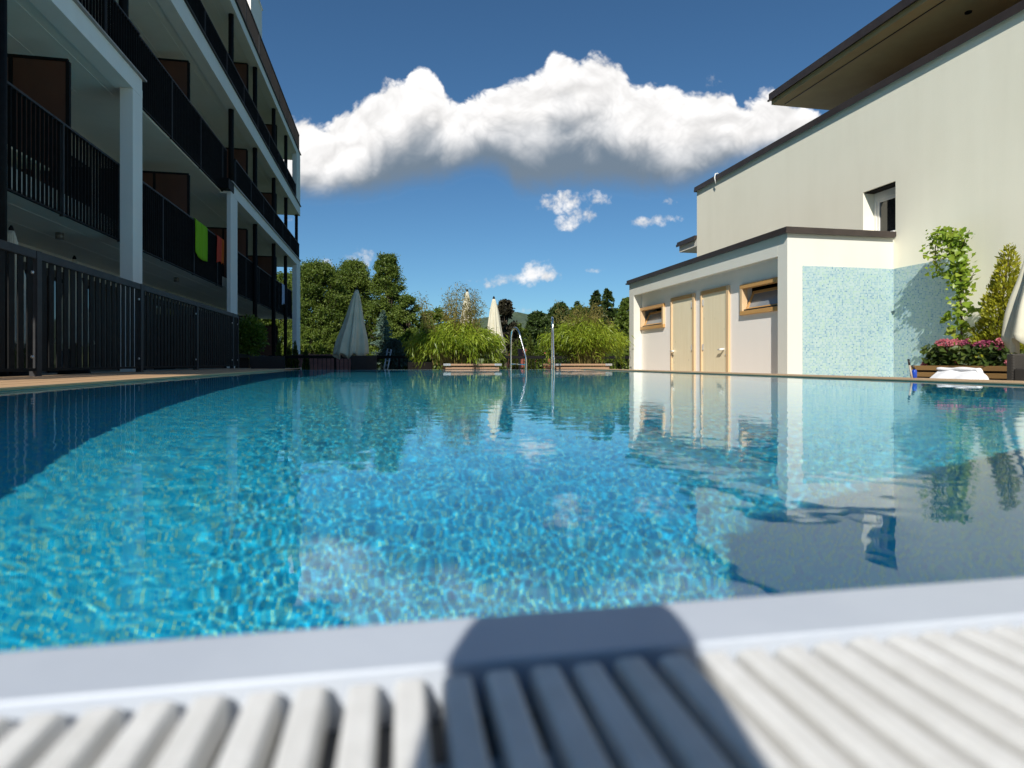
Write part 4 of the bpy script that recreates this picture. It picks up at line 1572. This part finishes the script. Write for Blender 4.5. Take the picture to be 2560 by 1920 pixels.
TREES = [
    # name, px, base, top, half width, distance, material, label, seed, clumps, leaves, leaf size
    ('alder_tree', 790, 925, 652, 98, 68, 'leaf_alder', 'broad alder tree nearest the balcony end of the apartment building', 31, 420, 170, .2),
    ('alder_tree', 885, 925, 650, 88, 72, 'leaf_alder', 'rounded alder tree rising behind the shaded parasol', 32, 380, 170, .21),
    ('alder_tree', 968, 925, 628, 66, 69, 'leaf_alder', 'tallest alder tree with an airy uneven crown behind the spruce', 33, 270, 165, .2),
    ('alder_tree', 1018, 925, 735, 52, 64, 'leaf_alder', 'lower alder tree at the right foot of the tallest one', 34, 150, 180, .2),
    ('alder_tree', 705, 925, 672, 80, 74, 'leaf_alder', 'alder tree seen through the open end of the apartment balconies', 35, 240, 180, .24),
    ('alder_tree', 630, 925, 700, 70, 72, 'leaf_light', 'pale green tree seen between the dark balcony posts', 36, 180, 180, .26),
    ('garden_tree', 1085, 925, 768, 60, 66, 'leaf_light', 'low light green tree left of the bamboo shoots', 37, 130, 180, .22),
    ('plum_tree', 1262, 925, 745, 34, 30, 'leaf_purple', 'dark purple leaved tree behind the sunlit parasol', 38, 90, 130, .14),
    ('garden_tree', 1345, 925, 778, 44, 46, 'leaf_dark', 'dark round tree left of the tall steel ladder rail', 39, 150, 180, .2),
    ('garden_tree', 1400, 925, 758, 48, 52, 'leaf_dark', 'dark tree with pointed top behind the right bamboo', 40, 160, 180, .22),
    ('garden_tree', 1572, 925, 742, 44, 40, 'leaf_alder', 'green tree partly hidden behind the pool cabin corner', 41, 150, 180, .2),
    ('garden_tree', 1450, 925, 765, 48, 60, 'leaf_alder', 'farther green tree above the middle of the right bamboo', 42, 150, 180, .25),
    ('garden_tree', 1530, 925, 770, 44, 56, 'leaf_dark', 'dark green tree between the twin spruces and the cabin', 44, 140, 180, .24),
    ('garden_tree', 1292, 925, 805, 30, 38, 'leaf_alder', 'small green tree under the hill behind the ladder', 43, 90, 160, .17),
]
for nm, px, pb, pt, hp, Y, mt, lab, sd, cl, ln, lf in TREES:
    crown_tree(nm, px, pb, pt, hp, Y, mt, lab, sd, cl, ln, lf, trunk_r=.16 if nm != 'alder_tree' else .2, low=.04 if nm != 'plum_tree' else .38, shape=.72 if nm == 'alder_tree' else .85)

SHRUBS = [
    (770, 815, 46, 61, 'leaf_light', 'light green shrub behind the railing left of the shaded parasol', 61),
    (850, 830, 40, 62, 'leaf_alder', 'mid green shrub directly behind the shaded parasol', 62),
    (985, 848, 36, 57, 'needle_olive', 'dusky grey green bush right of the blue spruce', 63),
    (1030, 820, 40, 60, 'leaf_light', 'bright green shrub between the grey bush and the bamboo', 64),
    (735, 850, 44, 62, 'leaf_light', 'pale green shrub beside the last white column', 65),
    (1245, 850, 30, 24, 'leaf_alder', 'green shrub behind the foot of the sunlit parasol', 66),
    (1345, 865, 26, 23, 'leaf_light', 'low bright shrub behind the ladder and railing', 67),
    (1560, 850, 40, 22, 'leaf_light', 'bright shrub behind the railing beside the cabin corner', 68),
    (1470, 858, 60, 24, 'leaf_alder', 'wide green shrub behind the right bamboo planter', 69),
    (1130, 858, 60, 24, 'leaf_alder', 'wide green shrub behind the left bamboo planter', 70),
    (650, 840, 46, 60, 'leaf_light', 'sunny shrub seen below the balconies between dark posts', 71),
    (930, 868, 44, 58, 'leaf_light', 'low shrub below the blue spruce', 72),
]
for px, pt, hp, Y, mt, lab, sd in SHRUBS:
    crown_tree('shrub', px, 925, pt, hp, Y, mt, lab, sd, 90, 150, .10 if Y < 40 else .19, .05, low=.05, group='shrubs behind the terrace railing', cat='shrub', shape=.8)


def conifer(name, px, py_top, half_px, Y, mat, label, seed, spiky=True, n_leaf=6000, leaf=.1, zg=None, group=None, low=.03, bulge=1.0):
    global rng
    r2 = np.random.default_rng(seed)
    b_ = on_y(px, 906, Y)
    top = on_y(px, py_top, Y).z
    dep = b_.x * SY + b_.y * CY
    W = half_px * dep / F
    zg = G if zg is None else zg
    Hh = top - zg
    t = thing(name, label, 'conifer', (b_.x, Y, zg), group)
    tr = MB().tube([(b_.x, Y, zg), (b_.x, Y, zg + Hh * .5), (b_.x, Y, zg + Hh * .97)], [W * .09 + .01, W * .05 + .006, .004], 8)
    P_, D_ = [], []
    if spiky:
        nb = 150
        for k in range(nb):
            s = low + (1 - low) * (k + r2.random()) / nb
            a = r2.uniform(0, 6.283)
            Lb = W * (1 - s) ** .85 * r2.uniform(.75, 1.15) + .03 * W
            z = zg + Hh * s
            d0 = np.array([math.cos(a), math.sin(a), -.12 - .1 * (1 - s)])
            m_ = int(max(10, n_leaf / nb * (1.6 * (1 - s) + .25)))
            u_ = r2.random(m_) ** .7
            q = np.array([b_.x, Y, z]) + d0 * (u_ * Lb)[:, None] + r2.normal(size=(m_, 3)) * (Lb * .10, Lb * .10, Lb * .04)
            q[:, 2] += .10 * Lb * u_ ** 3
            P_.append(q)
            D_.append(d0 + r2.normal(size=(m_, 3)) * .55)
            tr.tube([(b_.x, Y, z), tuple(np.array([b_.x, Y, z]) + d0 * Lb * .9)], [.012, .004], 4, False)
    else:
        m_ = n_leaf
        s = low + (1 - low) * (1 - np.sqrt(r2.random(m_) * .995))
        a = r2.uniform(0, 6.283, m_)
        prof = np.minimum(1, (s / .12)) ** .5 * (1 - s) ** .75 * bulge
        lump = 1 + .16 * np.sin(a * 5 + s * 17) + .10 * np.sin(a * 3 - s * 31) + .08 * np.sin(a * 11 + s * 60)
        rr = W * prof * lump * (.45 + .55 * r2.random(m_) ** .35)
        q = np.stack([b_.x + rr * np.cos(a), Y + rr * np.sin(a), zg + Hh * s], -1)
        P_.append(q)
        D_.append(np.stack([np.cos(a) * .6, np.sin(a) * .6, np.full(m_, .9)], -1) + r2.normal(size=(m_, 3)) * .4)
    tr.build('trunk', 'bark', t, True)
    old = rng
    rng = r2
    P_ = np.concatenate(P_)
    leaf_mesh('crown', P_, np.concatenate(D_), r2.uniform(.6, 1.3, len(P_)) * leaf, .26, mat, t, 0.0, 'stuff')
    rng = old
    return t


conifer('blue_spruce', 957, 776, 42, 58, 'needle_blue', 'blue grey spruce right of the shaded parasol', 81, n_leaf=16000, leaf=.17)
conifer('thuja', 1287, 850, 11, 19.9, 'needle_thuja', 'narrow yellow green thuja seen inside the ladder rail', 82, False, 2600, .085, group='thujas behind the railing')
conifer('thuja', 1325, 836, 15, 20.2, 'needle_thuja', 'wider yellow green thuja between the two ladder rails', 83, False, 3200, .085, group='thujas behind the railing')
for k, (px, pt) in enumerate(((697, 852), (722, 862), (738, 855), (765, 872))):
    conifer('thuja', px, pt, 9.5, 20.4, 'needle_thuja', ['dark thuja behind the railing under the outer balcony post', 'dark thuja behind the railing, second from the outer post',
            'dark thuja behind the railing against the last white column', 'small dark thuja behind the railing beyond the last white column'][k], 84 + k, False, 2200, .08, group='thujas behind the railing')
conifer('spruce', 1490, 728, 62, 50, 'leaf_dark', 'dark spruce, left of the twin tops behind the right bamboo', 90, n_leaf=18000, leaf=.24, group='spruces beyond the pool')
conifer('spruce', 1520, 724, 64, 54, 'leaf_dark', 'dark spruce, right of the twin tops behind the right bamboo', 91, n_leaf=18000, leaf=.26, group='spruces beyond the pool')
conifer('spruce', 1407, 756, 34, 70, 'leaf_dark', 'small far spruce tip left of the right bamboo', 92, n_leaf=9000, leaf=.3, group='spruces beyond the pool')
conifer('spruce', 1443, 754, 36, 74, 'leaf_dark', 'small far spruce tip above the right bamboo', 93, n_leaf=9000, leaf=.3, group='spruces beyond the pool')

# laurel ball in a pot beside the slat fence
b_ = on_y(622, 906, 17.2)
lt = thing('potted_laurel', 'round bright laurel bush on a thin stem in a clay pot', 'potted plant', (b_.x, 17.2, DECK))
MB().tube([(b_.x, 17.2, DECK), (b_.x, 17.2, DECK + .36), (b_.x, 17.2, DECK + .38)], [.15, .2, .21], 20).build('pot', 'terracotta', lt, True)
MB().tube([(b_.x, 17.2, DECK + .34), (b_.x + .02, 17.2, .9)], [.022, .016], 8).build('stem', 'bark', lt, True)
q = sphere_pts(3600) * (rng.random((3600, 1)) ** .4) * np.array([.40, .40, .46]) * (1 + .18 * np.sin(rng.random((3600, 1)) * 40))
q += np.array([b_.x, 17.2, .83])
leaf_mesh('leaves', q, (q - np.array([b_.x, 17.2, .5])) + rng.normal(size=q.shape) * .3, rng.uniform(.07, .13, len(q)), .22, 'leaf_laurel', lt, .1, 'stuff')

# two far garden houses and a leaning aluminium ladder
def small_house(px, py_ridge, Y, w, label, wall='house_wall'):
    c_ = on_y(px, py_ridge, Y)
    t = thing('garden_house', label, 'house', (c_.x, Y, G), 'far houses beyond the garden')
    ze = c_.z - .9
    box('wall', c_.x - w / 2, c_.x + w / 2, Y, Y + 5, G, ze, wall, t)
    v = [(c_.x - w / 2 - .3, Y - .3, ze - .1), (c_.x + w / 2 + .3, Y - .3, ze - .1), (c_.x + w / 2 + .3, Y + 5.3, ze - .1), (c_.x - w / 2 - .3, Y + 5.3, ze - .1), (c_.x - w / 2 - .3, Y + 2.5, c_.z), (c_.x + w / 2 + .3, Y + 2.5, c_.z)]
    mesh('roof', v, [(0, 1, 5, 4), (2, 3, 4, 5), (0, 4, 3), (1, 2, 5), (3, 2, 1, 0)], 'rust_roof', t)
    for dx in (-w / 4, w / 4):
        wn = box('window', c_.x + dx - .4, c_.x + dx + .4, Y - .03, Y - .002, ze - 1.5, ze - .5, 'white_pvc', t)
        box('pane', c_.x + dx - .33, c_.x + dx + .33, Y - .036, Y - .031, ze - 1.43, ze - .57, 'window_glass', wn)


small_house(1346, 869, 30, 1.1, 'far house with red roof seen between thuja and right bamboo')
small_house(800, 884, 31, 2.2, 'far house with orange gable seen left of the shaded parasol')
la = thing('step_ladder', 'small aluminium ladder leaning in the garden beside the grey bush', 'ladder', tuple(on_y(966, 925, 21).xy) + (G,))
p0, p1 = on_y(957, 940, 21.0), on_y(969, 872, 21.5)
q0, q1 = on_y(966, 940, 21.0), on_y(978, 874, 21.5)
MB().tube([p0, p1], .022, 8).build('side_rail', 'alu', la, True)
MB().tube([q0, q1], .022, 8).build('side_rail', 'alu', la, True)
for k in range(6):
    s = .08 + .16 * k
    MB().tube([p0.lerp(p1, s), q0.lerp(q1, s)], .016, 6).build('rung', 'alu', la, True)

# ------------------------------------------------------------------ flower planter by the house
PX0, PX1, PY0, PY1 = 7.36, 8.02, 4.2, 7.62
pl = thing('planter', 'long slatted wooden planter of pink flowers along the house wall', 'planter', (7.7, 6, DECK))
PT = on_x(2400, 914.5, PX0).z
nS = 6
hS = (PT - DECK - .02) / nS
for k in range(nS):
    z0_ = DECK + .02 + k * hS
    MB().box(PX0, PX0 + .028, PY0, PY1, z0_ + .028, z0_ + hS).build('slat', 'wood_planter', pl, bevel=.003)
    MB().box(PX0 + .029, PX1, PY1 - .028, PY1, z0_ + .028, z0_ + hS).build('slat', 'wood_planter', pl, bevel=.003)
    MB().box(PX0 + .029, PX1, PY0, PY0 + .028, z0_ + .028, z0_ + hS).build('slat', 'wood_planter', pl, bevel=.003)
box('soil', PX0 + .05, PX1 - .01, PY0 + .03, PY1 - .03, DECK + .02, PT - .05, 'soil', pl)

# climbing vine
vine = thing('climbing_vine', 'bright green vine climbing from the planter and arching on the wall', 'vine', (7.86, 7.2, PT - .06))
VX = 7.88


def vpt(px, py, X=VX):
    return on_x(px, py, X)


main = [vpt(2403, 870), vpt(2404, 800), vpt(2400, 740), vpt(2402, 690), vpt(2396, 640), vpt(2385, 600), vpt(2362, 580), vpt(2345, 590), vpt(2338, 620), vpt(2340, 655), vpt(2343, 690)]
side = [vpt(2396, 640), vpt(2412, 600), vpt(2424, 575)]
side2 = [vpt(2400, 720), vpt(2425, 700), vpt(2436, 680)]
MB().tube(main, list(np.linspace(.016, .005, len(main))), 7).tube(side, [.006, .005, .003], 5).tube(side2, [.006, .005, .003], 5).build('stem', 'bark', vine, True)
P_, D_, S_ = [], [], []


def along(pts, n_, spread, sz):
    for _ in range(n_):
        s = random.random() * (len(pts) - 1)
        i = min(int(s), len(pts) - 2)
        p = pts[i].lerp(pts[i + 1], s - i)
        P_.append((p.x + random.gauss(0, .07), p.y + random.gauss(0, spread), p.z + random.gauss(0, spread)))
        D_.append((random.gauss(-.5, .5), random.gauss(0, .6), random.gauss(-.35, .5)))
        S_.append(sz * random.uniform(.6, 1.3))


along(main[:4], 260, .050, .056)
along(main[3:6], 330, .072, .064)
along(main[5:7], 130, .055, .056)
along(main[6:], 200, .045, .050)
along(side, 22, .03, .07)
along(side2, 40, .06, .075)
for px, py in ((2432, 770), (2452, 768), (2358, 800), (2372, 790), (2380, 822), (2422, 815)):
    p = vpt(px, py)
    for _ in range(4):
        P_.append((p.x, p.y + random.gauss(0, .02), p.z + random.gauss(0, .02)))
        D_.append((random.gauss(-.3, .3), random.gauss(0, .8), random.gauss(-.4, .4)))
        S_.append(random.uniform(.08, .13))
P_, D_, S_ = np.array(P_), np.array(D_), np.array(S_)
P_[:, 0] = np.minimum(P_[:, 0], WX - .05)


def heart_leaves(name, P_, D_, S_, mat, parent):
    n_ = len(P_)
    D_ = unit(D_)
    A_ = unit(np.cross(D_, np.array([-1.0, -.5, .6]) + rng.normal(size=(n_, 3)) * .5))
    N_ = np.cross(A_, D_)
    S_ = S_.reshape(-1, 1)
    out = [(0, 0, 0), (.38, -.10, .03), (.52, .22, .10), (.30, .62, .06), (0, 1.0, -.06), (-.30, .62, .06), (-.52, .22, .10), (-.38, -.10, .03)]
    v = np.stack([P_ + A_ * a * S_ + D_ * d_ * S_ + N_ * h_ * S_ for a, d_, h_ in out], 1)
    ctr = P_ + D_ * .35 * S_
    v = np.concatenate([v, ctr[:, None]], 1).reshape(-1, 3)
    tri = np.array([(8, i, (i + 1) % 8) for i in range(8)])
    f = (np.arange(n_)[:, None, None] * 9 + tri[None]).reshape(-1, 3)
    return mesh(name, v, f, mat, parent, False, 'stuff')


heart_leaves('leaves', P_, D_, S_, 'leaf_vine', vine)

# golden conifer
cb = on_x(2492, 870, 7.70)
old_on_y = None
top = on_x(2524, 606, 7.70)
gc = thing('golden_conifer', 'golden green conifer in the planter between vine and parasol', 'conifer', (cb.x, cb.y, PT - .05))
MB().tube([(cb.x, cb.y, PT - .06), (cb.x, cb.y - .05, .8), (top.x, top.y, top.z - .1)], [.03, .02, .005], 8).build('trunk', 'bark', gc, True)
m_ = 9000
s = 1 - np.sqrt(rng.random(m_))
a = rng.uniform(0, 6.283, m_)
lump = 1 + .22 * np.sin(a * 4 + s * 19) + .14 * np.sin(a * 3 - s * 33) + .10 * np.sin(a * 9 + s * 70)
rr = .30 * np.minimum(1, (s / .10)) ** .5 * (1 - s) ** .62 * lump * (.4 + .6 * rng.random(m_) ** .4)
zz = PT - .02 + (top.z - PT) * s
q = np.stack([cb.x + (top.x - cb.x) * s + rr * np.cos(a) * .85, cb.y + (top.y - cb.y) * s + rr * np.sin(a), zz], -1)
q[:, 0] = np.minimum(q[:, 0], WX - .04)
leaf_mesh('crown', q, np.stack([np.cos(a) * .6, np.sin(a) * .6, np.full(m_, .9)], -1) + rng.normal(size=(m_, 3)) * .35, rng.uniform(.03, .07, m_), .22, 'needle_gold', gc, 0, 'stuff')

# hydrangeas: bushes of leaves with pink flower heads
HYD = [  # head px, py, radius, material
    (2358, 858, .095, 'petal_pink'), (2388, 859, .10, 'petal_pink'), (2422, 858, .09, 'petal_magenta'), (2446, 864, .08, 'petal_magenta'), (2466, 862, .10, 'petal_magenta'),
    (2316, 912, .075, 'petal_pink'), (2406, 907, .075, 'petal_pink'), (2500, 872, .07, 'petal_magenta'), (2508, 852, .07, 'petal_pink'), (2408, 880, .06, 'petal_magenta'), (2374, 880, .045, 'petal_magenta'), (2525, 905, .05, 'petal_pink')]
groups = [(HYD[0:3] + HYD[5:7], 'pink hydrangea bush at the vine foot with one head hanging over the planter', (2330, 2420)), (HYD[3:5] + [HYD[9], HYD[10]], 'deep pink hydrangea bush below the middle of the planter flowers', (2400, 2475)), (HYD[7:9] + [HYD[11]], 'hydrangea bush beside the golden conifer foot with small pink heads', (2470, 2545))]
for heads, lab, (pa, pb) in groups:
    HX = 7.60
    cc = on_x((pa + pb) / 2, 905, HX)
    hb = thing('hydrangea', lab, 'hydrangea', (cc.x, cc.y, PT - .05), 'hydrangeas in the flower planter')
    n_ = 620
    px = rng.uniform(pa, pb, n_)
    py = rng.uniform(866, 913, n_)
    q = np.array([on_x(a_, b_, HX) for a_, b_ in zip(px, py)])
    q[:, 0] += rng.uniform(-.18, .22, n_)
    heart_leaves('leaves', q, np.stack([rng.normal(-.5, .5, n_), rng.normal(0, .7, n_), rng.normal(-.2, .5, n_)], -1), rng.uniform(.05, .10, n_), 'leaf_hydrangea', hb)
    st = MB()
    for hx, hy, r_, mt in heads:
        p = on_x(hx, hy, HX - .12)
        base_p = Vector((HX, p.y - random.uniform(.02, .2), PT - .05))
        st.tube([base_p, base_p.lerp(p, .6) + Vector((0, 0, .05)), p], [.007, .006, .005], 5, False)
    st.build('stems', 'bamboo_culm', hb)['kind'] = 'stuff'
    for hx, hy, r_, mt in heads:
        p = on_x(hx, hy, HX - .12)
        n2 = 210
        d_ = unit(rng.normal(size=(n2, 3)) + np.array([0, 0, .35]))
        q = np.array(p) + d_ * np.array([1.0, 1.0, .62]) * r_ * .85 * rng.uniform(.82, 1.0, (n2, 1))
        leaf_mesh('flower_head', q, d_ * .2 + rng.normal(size=(n2, 3)), rng.uniform(.022, .034, n2), .48, mt, hb, 0, 'stuff')

# ------------------------------------------------------------------ unseen behind the camera: an added screen shading the water, and the photographer
scr = thing('shade_screen', 'unseen dark slatted screen added behind the near pool edge to shade the water', 'screen', (2.2, -1.1, 0))
for x in (-0.12, 1.9, 3.9):
    box('post', x, x + .06, -1.13, -1.07, 0, 1.74, 'anthracite_rail', scr)
box('top_rail', -.06, 3.9, -1.12, -1.08, 1.66, 1.735, 'anthracite_rail', scr)
s0 = None
for k in range(27):
    x = -.055 + k * .147
    if 1.86 < x + .132 and x < 1.96:
        continue
    if s0 is None:
        s0 = box('slat', 0, .1465, -1.115, -1.085, .06, 1.655, 'anthracite', scr)
        s0.location = (x, 0, 0)
    else:
        c_ = s0.copy()
        COL.objects.link(c_)
        c_.location = (x, 0, 0)

# the photographer kneeling behind the camera
def person():
    J = {'pelvis': (-.22, -.98, .13, .125), 'belly': (-.19, -.78, .15, .115), 'chest': (-.13, -.50, .19, .125), 'neck': (-.085, -.27, .29, .055), 'headb': (-.10, -.18, .335, .064), 'head': (-.09, -.12, .37, .066), 'crown': (-.085, -.095, .41, .048),
         'ls': (-.29, -.44, .20, .06), 'le': (-.34, -.22, .05, .042), 'lh': (-.13, -.06, .08, .030), 'rs': (.03, -.48, .20, .06), 're': (.16, -.30, .05, .042), 'rh': (.085, -.075, .08, .030),
         'lhip': (-.31, -1.02, .12, .095), 'lk': (-.36, -1.42, .075, .062), 'la': (-.38, -1.82, .06, .042), 'lf': (-.40, -1.98, .04, .035), 'rhip': (-.15, -1.04, .12, .095), 'rk': (-.21, -1.44, .075, .062), 'ra': (-.24, -1.84, .06, .042), 'rf': (-.24, -2.0, .04, .035)}
    E_ = [('pelvis', 'belly'), ('belly', 'chest'), ('chest', 'neck'), ('neck', 'headb'), ('headb', 'head'), ('head', 'crown'), ('chest', 'ls'), ('ls', 'le'), ('le', 'lh'), ('chest', 'rs'), ('rs', 're'), ('re', 'rh'),
          ('pelvis', 'lhip'), ('lhip', 'lk'), ('lk', 'la'), ('la', 'lf'), ('pelvis', 'rhip'), ('rhip', 'rk'), ('rk', 'ra'), ('ra', 'rf')]
    k = list(J)
    me = bpy.data.meshes.new('person')
    me.from_pydata([J[q][:3] for q in k], [(k.index(a_), k.index(b_)) for a_, b_ in E_], [])
    o = bpy.data.objects.new('person', me)
    COL.objects.link(o)
    sk = o.modifiers.new('skin', 'SKIN')
    for i, q in enumerate(k):
        me.skin_vertices[0].data[i].radius = (J[q][3], J[q][3])
    me.skin_vertices[0].data[0].use_root = True
    sb = o.modifiers.new('sub', 'SUBSURF')
    sb.levels = sb.render_levels = 2
    me.materials.append(MATS['shirt'])
    tag(o, 'person in dark shirt lying on the deck behind the pool grating', 'person')


person()
